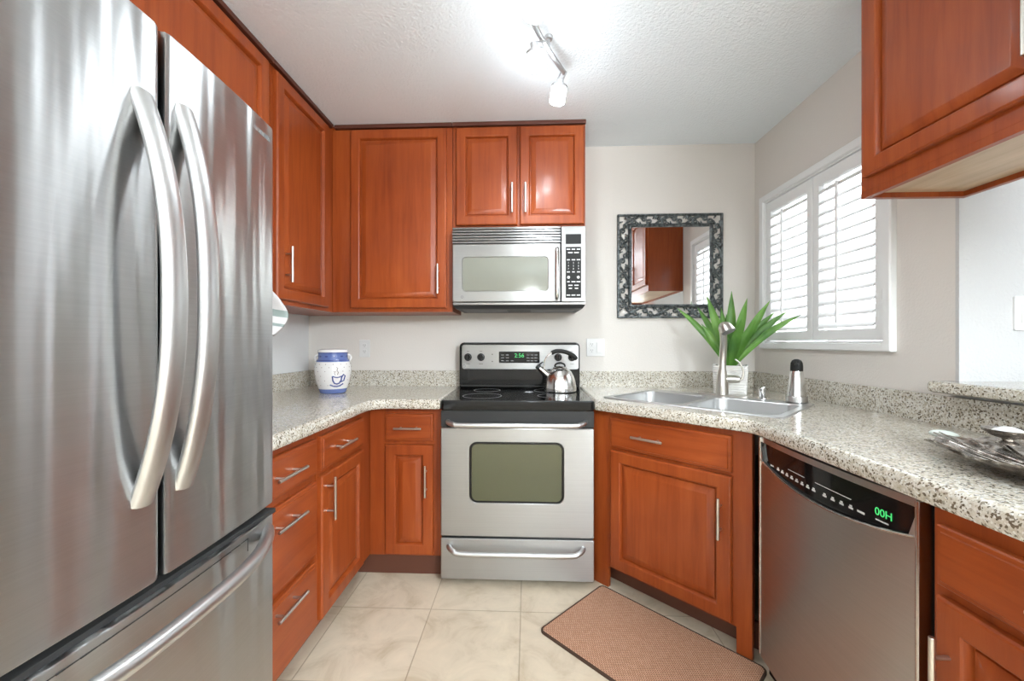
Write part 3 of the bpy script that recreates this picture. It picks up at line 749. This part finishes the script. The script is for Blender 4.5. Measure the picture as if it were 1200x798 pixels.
for k in (-1, 1): lathe(bm, [(.008, -.0004), (.008, .0003), (0, .0003)], (0, 0, 0), 16, G @ Matrix.Translation((.309+k*.027, 1.570, 0)))
for r_, row in enumerate(('123', '456', '789')):
    for k, ch in enumerate(row): join(bm, letters(ch, G @ Matrix.Translation((.309+(k-1)*.028, 1.650-r_*.0165, 0)), .013, .0002))
obj('keypad_print', bm, 'print_white', kk)

# ------------------------------------------------------------------ dishwasher
t = thing('dishwasher', 'stainless dishwasher with curved black control strip under the right counter', 'dishwasher', (1.15, -1.46, 0))
Y0, Y1 = -1.765, -1.152
bm = B(); box(bm, .93, XR-.02, Y0-.015, Y1+.0, .0, .862, .002); obj('body', bm, 'black_plastic', t)
F = frame((.93, 0, 0), (0, -1, 0))      # u = -Y
def bow(a): return .036+.016*(1-((a-1.458)/.306)**2)
NA = 24
def strip(bm, f0, f1, c_add, back, bev=.0):
    """vertical-sided sheet following the bow, between height functions f0 and f1"""
    lo, hi, lob, hib = [], [], [], []
    for k in range(NA+1):
        a = DA0+(DA1-DA0)*k/NA
        c = bow(a)+c_add
        lo.append(F @ Vector((a, f0(a), c))); hi.append(F @ Vector((a, f1(a), c)))
        lob.append(F @ Vector((a, f0(a), back))); hib.append(F @ Vector((a, f1(a), back)))
    V = [[bm.verts.new(p_) for p_ in r_] for r_ in (lob, lo, hi, hib)]
    for r0, r1 in zip(V, V[1:]+V[:1]):
        for k in range(NA): bm.faces.new((r0[k], r0[k+1], r1[k+1], r1[k]))
    for k in (0, NA): bm.faces.new([r_[k] for r_ in V])
def arc_low(a): x = (a-1.458)/.29; return .742+.040*x*x
DA0, DA1 = 1.156, 1.762
bm = B(); strip(bm, lambda a: .075, lambda a: arc_low(a) if 1.168 <= a <= 1.750 else .862, 0, 0); 
strip(bm, lambda a: .846, lambda a: .864, -.004, 0)
pn = obj('front_panel', bm, 'steel_dark', t, 'grey brushed steel front')
for a0, a1 in ((1.155, 1.166), (1.751, 1.763)):
    bm = B(); box(bm, a0, a1, .076, .864, .0, .040, .004, F); obj('side_rim', bm, 'steel_smooth', pn)
DA0, DA1 = 1.168, 1.750
bm = B(); strip(bm, lambda a: arc_low(a)-.001, lambda a: .8455, -.009, 0); cs = obj('control_strip', bm, 'black_gloss', t)
bm = B(); tube(bm, [F @ Vector((a, arc_low(a), bow(a)-.001)) for a in [DA0+(DA1-DA0)*k/30 for k in range(31)]], .0035, 8); obj('rim', bm, 'steel_smooth', cs)
bm = B()
lab = [1.232]+[1.268+.0255*k for k in range(8)]+[1.490+.030*k for k in range(5)]
for k, a in enumerate(lab):
    hgt = .773+.10*(a-1.44)**2*1.6
    G = F @ Matrix.Translation((a, hgt, bow(a)-.0088))
    w = .011 if k in (0, 13) else .007
    box(bm, -w, w, -.003, .002, -.0004, .0004, 0, G)
    if k not in (0, 13): box(bm, -.004, .004, .003, .007, -.0004, .0004, 0, G)
for a0, a1, z in ((1.325, 1.405, .796), (1.452, 1.58, .797)):
    for k in range(6):
        x0 = a0+(a1-a0)*k/6; G = F @ Matrix.Translation((x0, z, bow(x0)-.0088)); box(bm, 0, (a1-a0)/6+.001, 0, .0016, -.002, .0004, 0, G)
obj('button_print', bm, 'print_white', cs)
a = 1.672; G = F @ Matrix.Translation((a, .798, bow(a)-.0075)) @ Matrix.Rotation(math.radians(4.2), 4, 'Y')
obj('digits', letters('00H', G, .026, .0003), 'green_led', cs, 'glowing green digits')
bm = B(); box(bm, -.02, .012, -.021, -.018, -.001, .0004, 0, G); obj('display_line', bm, 'print_white', cs)
bm = B(); box(bm, 1.156, 1.762, .0005, .072, -.04, .0, .002, F); obj('kick_plate', bm, 'black_plastic', t)

# ------------------------------------------------------------------ refrigerator
t = thing('refrigerator', 'large stainless french door refrigerator with bottom freezer at the left edge', 'refrigerator', (-1.0, -1.945, 0))
FY1, FYM, FY0 = -1.582, -1.945, -2.308
bm = B(); box(bm, XL+.03, -.722, FY0+.004, FY1-.004, .03, 1.765, .004)
for x in (-1.3, -.78):
    for y in (FY0+.06, FY1-.06): tube(bm, [(x, y, 0), (x, y, .031)], .02, 10)
obj('body', bm, 'grey_body', t)
bm = B(); box(bm, -.722, -.708, FY0+.012, FY1-.012, .06, 1.775, .001); obj('gasket', bm, 'gap', t)
def fx(y): return -.620-.020*((y-FYM)/.363)**2
def fdoor(y0, y1, z0, z1, name, ext=0):
    r = .012; pts = [(-.707, y0), (-.707, y1)]
    n = 16
    fr = [(fx(y1-r*0)-r, y1), (fx(y1)-r*.3, y1-r*.3)] + [(fx(y), y) for y in [y1-r-(y1-y0-2*r)*k/n for k in range(n+1)]] + [(fx(y0)-r*.3, y0+r*.3), (fx(y0)-r, y0)]
    bm = B(); slab(bm, pts+fr, [(.006, z0), (.0015, z0+.002), (0, z0+.006), (0, z1-.006), (.0015, z1-.002), (.006, z1)])
    return obj(name, bm, 'steel_fridge', t, angle=30)
d1 = fdoor(FYM+.004, FY1, .768, 1.787, 'door'); d2 = fdoor(FY0, FYM-.004, .768, 1.787, 'door')
bm = B(); box(bm, -.7065, -.633, FY0+.006, FY1-.006, .7425, .754, .001); obj('gap_shade_strip', bm, 'gap', t)  # black plate painting in the shade of the gap under the doors
fz_ = fdoor(FY0, FY1, .075, .742, 'freezer_drawer')
bm = B(); box(bm, -.72, -.66, FY0+.02, FY1-.02, .02, .068, .004); obj('kick_grille', bm, 'black_plastic', t)
for d, y, zb, zt, xo in ((d2, -1.985, .922, 1.640, -.562), (d1, -1.898, .922, 1.662, -.570)):
    bm = B(); P = []
    for k in range(29):
        s = -1+2*k/28
        P.append((fx(y)-.004+(xo-fx(y)+.004)*(1-abs(s)**2.3), y, (zb+zt)/2+(zt-zb)/2*s))
    tube(bm, P, [.0215+.002*(1-abs(-1+2*k/28)) for k in range(29)], 16, flat=.62, upv=(1, 0, 0)); obj('handle', bm, 'steel_satin', d)
bm = B(); P = []
for k in range(33):
    s = -1+2*k/32; y = FYM+.333*s
    P.append((fx(y)-.004+(-.556-fx(y)+.004)*(1-abs(s)**2.6), y, .706))
tube(bm, P, .0155, 16); obj('handle', bm, 'steel_satin', fz_)
# pocket outline above the freezer handle
bm = B()
for y0, y1, z0, z1 in ((FY0+.10, FY1-.122, .7245, .7265), (FY1-.124, FY1-.122, .695, .7265)):
    n = 16 if y1-y0 > .1 else 1
    for k in range(n):
        ya, yb = y0+(y1-y0)*k/n, y0+(y1-y0)*(k+1)/n; xm = fx((ya+yb)/2)
        box(bm, xm-.004, xm+.0008, ya, yb, z0, z1)
obj('pocket_groove', bm, 'charcoal', fz_)
yb = FY1-.065; G = frame((fx(yb), yb, 0), (0, 1, 0)) @ Matrix.Translation((0, 1.745, .0004)) @ Matrix.Rotation(.05, 4, 'Y')
obj('badge', letters('FRIGIDAIRE', G, .0155, .0008), 'print_grey', d1, 'small grey lettering')
for y in (FY1-.05, FY0+.05):
    bm = B(); box(bm, -.80, -.712, y-.03, y+.03, 1.764, 1.786, .006); obj('hinge_cover', bm, 'grey_body', t)

# ------------------------------------------------------------------ towel hung beside the fridge
t = thing('dish_towel', 'white dish towel with grey stripes peeking out beside the fridge', 'towel', (-.735, FY1, 1.20))
bm = B(); tube(bm, [(-.735, FY1-.003, 1.415), (-.735, FY1+.006, 1.415)], .022, 16); tube(bm, smooth_path([(-.735, FY1+.004, 1.405), (-.735, FY1+.03, 1.400), (-.735, FY1+.042, 1.412), (-.735, FY1+.042, 1.425)], 4), .004, 8); obj('hook', bm, 'white_gloss', t)
TWP = smooth_path([(.045, 1.418, .012), (.070, 1.388, .03), (.120, 1.345, .05), (.156, 1.300, .06), (.135, 1.262, .055), (.100, 1.235, .045)], 4)
bm = B(); NS = 28; rings = []
for k, p in enumerate(TWP):
    hy = p.z*.55
    rings.append([Vector((-.735+p.z*math.cos(2*PI*q/NS)*(1+.07*math.cos(5*2*PI*q/NS+k*.12)), FY1+p.x-hy+hy*math.sin(2*PI*q/NS)*(1+.10*math.cos(4*2*PI*q/NS)), p.y-.012*math.cos(2*PI*q/NS))) for q in range(NS)])
loops(bm, rings); bm.faces.ensure_lookup_table()
for k, f_ in enumerate(bm.faces):
    if k//NS in (11, 12, 15) and k < NS*(len(rings)-1): f_.material_index = 1
obj('cloth', bm, ['towel', 'towel_stripe'], t, angle=80)

# ------------------------------------------------------------------ mirror
t = thing('wall_mirror', 'rectangular mirror in a dark pewter openwork scroll frame on the back wall', 'mirror', (.966, 0, 1.36))
F = frame((0, 0, 0), (1, 0, 0))
MO = (.632, 1.362, 1.300, 2.032); MI = (.722, 1.450, 1.218, 1.948)
bm = B(); box(bm, MI[0]-.008, MI[2]+.008, MI[1]-.008, MI[3]+.008, .002, .012, 0, F); obj('glass', bm, 'mirror', t)
bm = B()
rrframe(bm, F, (MO[0], MO[1], MO[2], MO[3]), .004, (MO[0]+.012, MO[1]+.012, MO[2]-.012, MO[3]-.012), .002, .001, .022, .004, 2)
rrframe(bm, F, (MI[0]-.020, MI[1]-.020, MI[2]+.020, MI[3]+.020), .003, (MI[0], MI[1], MI[2], MI[3]), .002, .003, .024, .006, 2)
# beads on the inner moulding
def beads(bm):
    w, h = MI[2]-MI[0]+.02, MI[3]-MI[1]+.02
    nb = 40
    for k in range(nb):
        for (x, y) in ((MI[0]-.010+w*k/nb, MI[1]-.010), (MI[0]-.010+w*k/nb, MI[3]+.010), (MI[0]-.010, MI[1]-.010+h*k/nb), (MI[2]+.010, MI[1]-.010+h*k/nb)):
            bmesh.ops.create_icosphere(bm, subdivisions=1, radius=.0055, matrix=F @ Matrix.Translation((x, y, .0235)))
beads(bm)
fr = obj('frame', bm, 'pewter', t)
def scroll(bm, G, flip):
    """one S-scroll with leaves filling a cell of about .084 x .066, centred on the origin"""
    s = -1 if flip else 1
    def sp_(cx, cy, r0, a0, turns, d):
        pts = []
        for k in range(15):
            f_ = k/14; r = r0*(1-.78*f_); a_ = a0+d*turns*2*PI*f_
            pts.append((cx+r*math.cos(a_), cy+s*r*math.sin(a_)))
        return pts
    def put(pts, r0, r1):
        n_ = len(pts)
        tube(bm, [G @ Vector((x, y, .012)) for x, y in pts], [r0+(r1-r0)*k/(n_-1) for k in range(n_)], 6, upv=(0, -1, 0))
    a = sp_(-.016, .008, .019, -PI*.55, 1.25, 1); b_ = sp_(.022, -.010, .017, PI*.5, 1.2, 1)
    put([(-.046, -s*.024)]+[(x, y) for x, y in a], .0078, .004)
    put([(.048, s*.026), (.036, s*.016)]+b_[0:], .0078, .004)
    for (x0, y0, x1, y1, w) in ((-.030, -.030, .002, -.014, .0075), (.004, .028, .034, .014, .0075), (-.046, .026, -.034, .010, .006), (.038, -.030, .046, -.006, .006), (-.004, -.008, .008, .018, .006)):
        put([(x0, s*y0), (x0+(x1-x0)*.3, s*(y0+(y1-y0)*.35)+.003), (x0+(x1-x0)*.7, s*(y0+(y1-y0)*.7)+.003), (x1, s*y1)], w*1.25, .003)
band = .055
bm = B()
for k in range(6):
    xa = MO[0]+.045+(MO[2]-MO[0]-.09)*(k+.5)/6; za = MO[1]+.045+(MO[3]-MO[1]-.09)*(k+.5)/6
    for y, rot in ((MO[1]+.041, 0), (MO[3]-.041, PI)):
        scroll(bm, F @ Matrix.Translation((xa, y, 0)) @ Matrix.Rotation(rot, 4, 'Z'), k % 2)
    for x, rot in ((MO[0]+.041, PI/2), (MO[2]-.041, -PI/2)):
        scroll(bm, F @ Matrix.Translation((x, za, 0)) @ Matrix.Rotation(rot, 4, 'Z'), k % 2)
obj('scrollwork', bm, 'pewter', fr)

# ------------------------------------------------------------------ outlets and switch
def outlet(name, label, F, a, b, wide=False, group=None, cat='outlet', sw=False):
    o = thing(name, label, cat, tuple(F @ Vector((a, b, 0))))
    hw = .058 if wide else .036
    bm = B(); rrslab(bm, F, a-hw, b-.058, a+hw, b+.058, .005, .0002, .006, .003); obj('plate', bm, 'white_gloss', o)
    cols = ((a-.024, 'o'), (a+.024, 's')) if wide else ((a, 's' if sw else 'o'),)
    for ac, kd in cols:
        if kd == 'o':
            for db in (-.020, .020):
                bm = B(); rrslab(bm, F, ac-.016, b+db-.014, ac+.016, b+db+.014, .010, .004, .0075, .001); s = obj('socket', bm, 'white_gloss', o)
                bm = B()
                for da in (-.006, .006): box(bm, ac+da-.0012, ac+da+.0012, b+db-.001, b+db+.007, .0070, .0078, 0, F)
                tube(bm, [F @ Vector((ac, b+db-.007, .0070)), F @ Vector((ac, b+db-.007, .0078))], .0024, 10)
                obj('slots', bm, 'socket_dark', s)
        else:
            bm = B(); rrslab(bm, F, ac-.016, b-.034, ac+.016, b+.034, .003, .004, .009, .002); obj('rocker', bm, 'white_gloss', o)
    return o
F = frame((0, 0, 0), (1, 0, 0))
outlet('wall_outlet', 'white outlet on the back wall beside the blue and white jar', F, -1.032, 1.165)
outlet('wall_outlet', 'wide white outlet and switch plate on the back wall right of the stove', F, .493, 1.172, True)
F = frame((0, -1.234, 0), (1, 0, 0))
o = outlet('wall_switch', 'white switch plate on the white wall at the right edge above the bar ledge', F, 1.716, 1.302, False, cat='switch', sw=True)
bm = B(); box(bm, 1.710, 1.722, 1.296, 1.312, .0085, .018, .002, F); obj('toggle', bm, 'black_plastic', o)

# ------------------------------------------------------------------ jar
q = Vector((-1.060, -.385)); z0 = ZC+.0003
t = thing('cookie_jar', 'blue and white ceramic jar with a cup motif in the left corner of the counter', 'jar', (q.x, q.y, z0))
JP = [(.066, 0), (.070, .004), (.074, .022), (.078, .030), (.088, .060), (.096, .100), (.0985, .130), (.096, .158), (.088, .182), (.079, .196), (.078, .216), (.079, .232)]
def jr(z):
    for (r0, z0_), (r1, z1_) in zip(JP, JP[1:]):
        if z <= z1_: return r0+(r1-r0)*(z-z0_)/(z1_-z0_)
    return JP[-1][0]
def jar_part(name, za, zb, m, parent, add=0., close=True):
    zs = [za]+[z for _, z in JP if za < z < zb]+[zb]
    bm = B(); lathe(bm, [(0, z0+za)]+[(jr(z)+add, z0+z) for z in zs]+[(0, z0+zb)], (q.x, q.y, 0), 48); return obj(name, bm, m, parent, angle=60)
body = jar_part('body', .0, .180, 'glaze', t)
jar_part('base_band', .0005, .026, 'blue_mid', body, .0006); 
nb = jar_part('neck', .178, .232, 'blue_mid', t, .0004)
bm = B()
for zz in (.186, .228):
    P = [(q.x+(jr(zz)+.001)*math.cos(2*PI*k/48), q.y+(jr(zz)+.001)*math.sin(2*PI*k/48), z0+zz) for k in range(48)]
    loops(bm, [[Vector((x-q.x, y-q.y, 0))*(1+.022*math.cos(2*PI*j/8))+Vector((q.x, q.y, z+.0025*math.sin(2*PI*j/8))) for x, y, z in P] for j in range(8)], close=True)
obj('stripe', bm, 'blue', nb)
bm = B()
for k in range(12):
    a = 2*PI*k/12; zz = .208
    bmesh.ops.create_icosphere(bm, subdivisions=1, radius=.007, matrix=Matrix.Translation((q.x+jr(zz)*math.cos(a), q.y+jr(zz)*math.sin(a), z0+zz)) @ Matrix.Rotation(a, 4, 'Z') @ Matrix.Diagonal((.25, 1.5, .8, 1)))
obj('neck_dots', bm, 'blue', nb)
bm = B(); lathe(bm, [(0, z0+.231), (.080, z0+.231), (.081, z0+.236), (.078, z0+.245), (.060, z0+.250), (.0, z0+.252)], (q.x, q.y, 0), 48); obj('lid', bm, 'glaze', t)
vj = math.atan2(-2.67-q.y, .054-q.x)     # direction towards the room
def onjar(a, z, add=.0012): r = jr(z)+add; return Vector((q.x+r*math.cos(vj+a), q.y+r*math.sin(vj+a), z0+z))
bm = B()
def jline(P, r): tube(bm, [onjar(a, z) for a, z in P], r, 6)
ca = .22
jline([(ca-.26, .100), (ca-.24, .076), (ca-.14, .060), (ca, .056), (ca+.14, .060), (ca+.24, .076), (ca+.26, .100)], .0042)
jline([(ca-.26, .100), (ca-.12, .094), (ca, .092), (ca+.12, .094), (ca+.26, .100)], .003)
jline([(ca+.25, .092), (ca+.36, .108), (ca+.46, .100), (ca+.42, .074), (ca+.22, .066)], .0038)
jline([(ca-.42, .052), (ca-.2, .044), (ca, .042), (ca+.2, .045), (ca+.40, .056)], .004)
obj('cup_motif', bm, 'blue', body)
bm = B()
jline([(ca, .108), (ca+.06, .120), (ca-.03, .132), (ca+.03, .146)], .0016)
jline([(ca-.12, .106), (ca-.16, .118), (ca-.08, .128)], .0014)
obj('steam_motif', bm, 'dot', body)
bm = B()
rnd = random.Random(3)
for zz, n_, off in ((.165, 15, 0), (.148, 15, .2), (.126, 13, .05), (.100, 13, .25), (.075, 13, .0), (.048, 12, .2)):
    for k in range(n_):
        a = off+2*PI*k/n_
        d_ = (a-ca+PI) % (2*PI)-PI
        if zz < .12 and abs(d_) < .52: continue
        bmesh.ops.create_icosphere(bm, subdivisions=1, radius=.0026, matrix=Matrix.Translation(onjar(a, zz, 0)))
obj('specks', bm, 'dot', body)
for s in (-1, 1):
    bm = B(); a = vj+s*PI*.53
    ex = Vector((math.cos(a), math.sin(a), 0)); c0 = Vector((q.x, q.y, z0))
    tube(bm, smooth_path([c0+ex*.078+Vector((0, 0, .215)), c0+ex*.090+Vector((0, 0, .212)), c0+ex*.095+Vector((0, 0, .198)), c0+ex*.088+Vector((0, 0, .180))], 5), .0055, 10); obj('ear', bm, 'glaze', t)

# ------------------------------------------------------------------ potted plant
q = Vector((1.198, -.318)); z0 = ZC+.0003; ra = math.radians(-27)
t = thing('potted_plant', 'green sword-leaved plant in a square white ribbed pot behind the faucet', 'plant', (q.x, q.y, z0), ra)
PF = Matrix.Translation((q.x, q.y, z0)) @ Matrix.Rotation(ra, 4, 'Z')
R_ = lambda h, z: [PF @ Vector((x, y, z)) for x, y in rr(-h, -h, h, h, .012, 4)]
bm = B(); loops(bm, [R_(.078, 0), R_(.080, .003), R_(.087, .155), R_(.0875, .160), R_(.080, .160), R_(.078, .145)]); obj('pot', bm, 'pot', t)
bm = B(); 
g = bmesh.ops.create_grid(bm, x_segments=14, y_segments=14, size=.077)
for v in g['verts']: v.co = PF @ Vector((v.co.x, v.co.y, .1455+.012*random.random()))
obj('moss', bm, 'soil', t)
pr = Vector((.899, -.438, 0)); pt_ = Vector((-.438, -.899, 0))   # to the right / toward the room, seen from the camera
base = Vector((q.x, q.y, z0+.155))
def leaf(r, up, fw, w, bend, name='leaf'):
    """blade from the pot: reach r to the right, rise up, fw toward the room"""
    n_ = 14; bm = B(); d = pr*r+pt_*fw+Vector((0, 0, up)); side = d.cross(pt_ + Vector((0, 0, .3))).normalized()
    nrm = side.cross(d).normalized(); rows = []
    for k in range(n_+1):
        f_ = k/n_
        c = base + pr*(r*.06) + pt_*(fw*.06-.005) + d*f_ + Vector((0, 0, bend*math.sin(PI*f_)))
        ww = 1.35*w*(.50+.62*math.sin(min(f_*1.5, 1)*PI/2))*(1 if f_ < .5 else max(.03, 1-((f_-.5)/.5)**1.7))
        rows.append([c-side*ww+nrm*ww*.35, c-side*ww*.5+nrm*ww*.06, c-nrm*ww*.06, c+side*ww*.5+nrm*ww*.06, c+side*ww+nrm*ww*.35])
    th = nrm*-.0012
    V0 = [[bm.verts.new(p_) for p_ in r_] for r_ in rows]; V1 = [[bm.verts.new(p_+th) for p_ in r_] for r_ in rows]
    for k in range(n_):
        for i in range(4):
            bm.faces.new((V0[k][i], V0[k][i+1], V0[k+1][i+1], V0[k+1][i])); bm.faces.new((V1[k][i+1], V1[k][i], V1[k+1][i], V1[k+1][i+1]))
        bm.faces.new((V0[k][0], V0[k+1][0], V1[k+1][0], V1[k][0])); bm.faces.new((V0[k+1][4], V0[k][4], V1[k][4], V1[k+1][4]))
    for k in (0, n_):
        for i in range(4): bm.faces.new((V0[k][i], V1[k][i], V1[k][i+1], V0[k][i+1]))
    obj(name, bm, 'leaf', t, angle=60)
for a in ((-.262, .335, .02, .012, .03), (-.165, .345, -.06, .013, .02), (-.112, .398, .05, .016, .01), (-.045, .335, -.05, .015, 0), (.006, .425, -.02, .017, 0),
          (.076, .372, .06, .016, .01), (.178, .358, .02, .015, .02), (.255, .300, -.02, .013, .03), (.305, .275, .05, .012, .035), (.205, .300, -.07, .013, .03),
          (-.05, .26, .09, .017, 0), (.05, .26, .10, .016, 0), (-.02, .30, -.09, .014, 0), (.115, .26, .06, .015, .01), (-.14, .24, .02, .013, .01), (.02, .20, .09, .013, 0)):
    leaf(*a)

# ------------------------------------------------------------------ silver tray and small dish
cx, cy, z0 = 1.165, -1.835, ZC+.0003
t = thing('tray', 'silver leaf-relief tray lying on the right counter below the bar ledge', 'tray', (cx, cy, z0))
bm = B(); NR, NT = 14, 72
def tray_pt(f_, a, dz=0):
    rx, ry = .150, .300
    lob = 1+(.05*math.sin(a*9)+.02*math.sin(a*23+1))*f_**3
    x = cx+rx*f_*lob*math.cos(a); y = cy+ry*f_*lob*math.sin(a)
    z = z0+.006+.034*max(0, (f_-.35)/.65)**1.6+.0045*math.sin(a*9+f_*5)*f_*(f_ > .35)
    return Vector((x, y, z+dz))
rings = [[tray_pt(max(f_, .004), 2*PI*k/NT) for k in range(NT)] for f_ in [j/NR for j in range(NR+1)]]
rings_b = [[tray_pt(max(f_, .004), 2*PI*k/NT, -.004) for k in range(NT)] for f_ in [j/NR for j in range(NR, -1, -1)]]
loops(bm, rings+rings_b); obj('plate', bm, 'silver', t, angle=60)
bm = B(); lathe(bm, [(.0, z0), (.06, z0), (.055, z0+.0035), (.0, z0+.0035)], (cx, cy, 0), 32); obj('foot', bm, 'silver', t)
bm = B(); bmesh.ops.create_uvsphere(bm, u_segments=20, v_segments=12, radius=1, matrix=Matrix.Translation((1.186, -1.512, z0+.036)) @ Matrix.Rotation(.6, 4, 'Z') @ Matrix.Diagonal((.015, .030, .011, 1))); obj('handle_tip', bm, 'pearl', t, 'pale pearl tip')
bm = B()
for k in range(7):
    a0 = PI/2-.9+.3*k
    p0 = tray_pt(.35, a0, .002); p1 = tray_pt(.65, a0+.12, .005); p2 = tray_pt(.97, a0+.05, .006)
    tube(bm, smooth_path([p0, p1, p2], 5), [.006-.0004*j for j in range(11)], 8, flat=.6)
obj('leaf_veins', bm, 'silver', t)
q = Vector((1.215, -1.635)); zt = z0+.040
t = thing('small_dish', 'small footed metal dish with white salt standing on the silver tray', 'dish', (q.x, q.y, zt))
bm = B(); lathe(bm, [(.0, zt), (.020, zt), (.021, zt+.003), (.010, zt+.008), (.010, zt+.012), (.030, zt+.020), (.043, zt+.030), (.045, zt+.036), (.042, zt+.035), (.030, zt+.026), (.0, zt+.024)], (q.x, q.y, 0), 36); obj('bowl', bm, 'silver', t)
bm = B(); lathe(bm, [(.0, zt+.024), (.030, zt+.028), (.022, zt+.036), (.010, zt+.041), (.0, zt+.042)], (q.x, q.y, 0), 24); obj('salt', bm, 'salt', t)

# ------------------------------------------------------------------ floor mat
u = Vector((.719, -.695)).normalized(); v = Vector((-u.y, u.x))*-1      # v points away from the cabinet, towards the room
c0 = Vector((.418, -.640))
cen = c0+u*.36+v*.23; ang = math.atan2(u.y, u.x)
t = thing('floor_mat', 'tan woven kitchen mat with dark brown edging in front of the sink cabinet', 'mat', (cen.x, cen.y, 0), ang)
MF = Matrix.Translation((cen.x, cen.y, 0)) @ Matrix.Rotation(ang, 4, 'Z')
hu, hv_ = .36, .23
bm = B(); loops(bm, [[MF @ Vector((x, y, z)) for x, y in rr(-hu+d, -hv_+d, hu-d, hv_-d, .02, 4)] for d, z in ((.008, .0005), (.008, .0095), (.010, .010))]); obj('woven_field', bm, 'weave', t)
bm = B(); rrframe(bm, MF, (-hu, -hv_, hu, hv_), .026, (-hu+.009, -hv_+.009, hu-.009, hv_-.009), .018, .0004, .0115, .004, 4); obj('binding', bm, 'mat_edge', t)

# ------------------------------------------------------------------ track light
t = thing('track_light', 'curved track light with three glowing white lamp heads on the ceiling', 'light', (.1, -1.1, CEIL))
RP = [(.221, -.815, 2.425), (.172, -.905, 2.425), (.125, -1.0, 2.425), (.082, -1.10, 2.425), (.058, -1.22, 2.425), (.052, -1.36, 2.425), (.075, -1.50, 2.425)]
rail = smooth_path(RP, 6)
bm = B(); tube(bm, rail, [.012]*len(rail), 8, flat=.6); obj('rail', bm, 'track', t)
for i in (10, 31):
    bm = B(); p_ = rail[i]; tube(bm, [p_, (p_.x, p_.y, CEIL-.012)], .006, 10); lathe(bm, [(.016, CEIL-.013), (.018, CEIL-.0005)], (p_.x, p_.y, 0), 24); obj('ceiling_mount', bm, 'track', t)
def lamp_head(p, c, tilt, r=.034, h=.066):
    p, c = Vector(p), Vector(c)
    ax = Vector(tilt).normalized()
    rot = Vector((0, 0, 1)).rotation_difference(-ax).to_matrix().to_4x4()
    G = Matrix.Translation(c) @ rot
    bm = B()
    lathe(bm, [(0, h*.5), (.014, h*.5), (.017, h*.5+.006), (.015, h*.5+.03), (.006, h*.5+.034), (0, h*.5+.034)], (0, 0, 0), 20, G)
    for s in (-1, 1):
        a = G @ Vector((s*.012, 0, h*.5+.03)); tube(bm, smooth_path([p+Vector((s*.012, 0, 0)), (p+a)/2+Vector((s*.006, 0, 0)), a], 4), .0035, 8)
    lathe(bm, [(0, h*.5+.004), (r*1.06, h*.5+.003), (r*1.06, h*.5-.008), (r*1.0, h*.5-.008), (0, h*.5-.002)], (0, 0, 0), 28, G)
    b_ = obj('lamp_bracket', bm, 'track', t)
    bm = B(); lathe(bm, [(0, h*.5), (r*.88, h*.5), (r*.96, h*.42), (r, -h*.5), (r*.9, -h*.5-.003), (0, -h*.5-.003)], (0, 0, 0), 28, G); obj('lamp_shade', bm, 'lamp_glow', b_, 'glowing white glass shade', angle=50)
    ld = bpy.data.lights.new('lamp_beam', 'SPOT'); ld.energy = SPOT; ld.color = (.88, .95, 1.0); ld.spot_size = math.radians(150); ld.spot_blend = .8; ld.shadow_soft_size = .03
    lo = bpy.data.objects.new('lamp_beam', ld); COL.objects.link(lo); lo.parent = t
    lo.matrix_parent_inverse = WM[t].inverted()
    lo.location = c+ax*(h*.5+.012); lo.rotation_euler = Vector((0, 0, -1)).rotation_difference(ax).to_euler()
lamp_head(rail[1], (.190, -.835, 2.318), (-.15, .10, -1))
lamp_head(rail[13], (.090, -1.03, 2.340), (.22, .25, -1))
lamp_head(rail[25], (.078, -1.27, 2.355), (-.3, .2, -1))
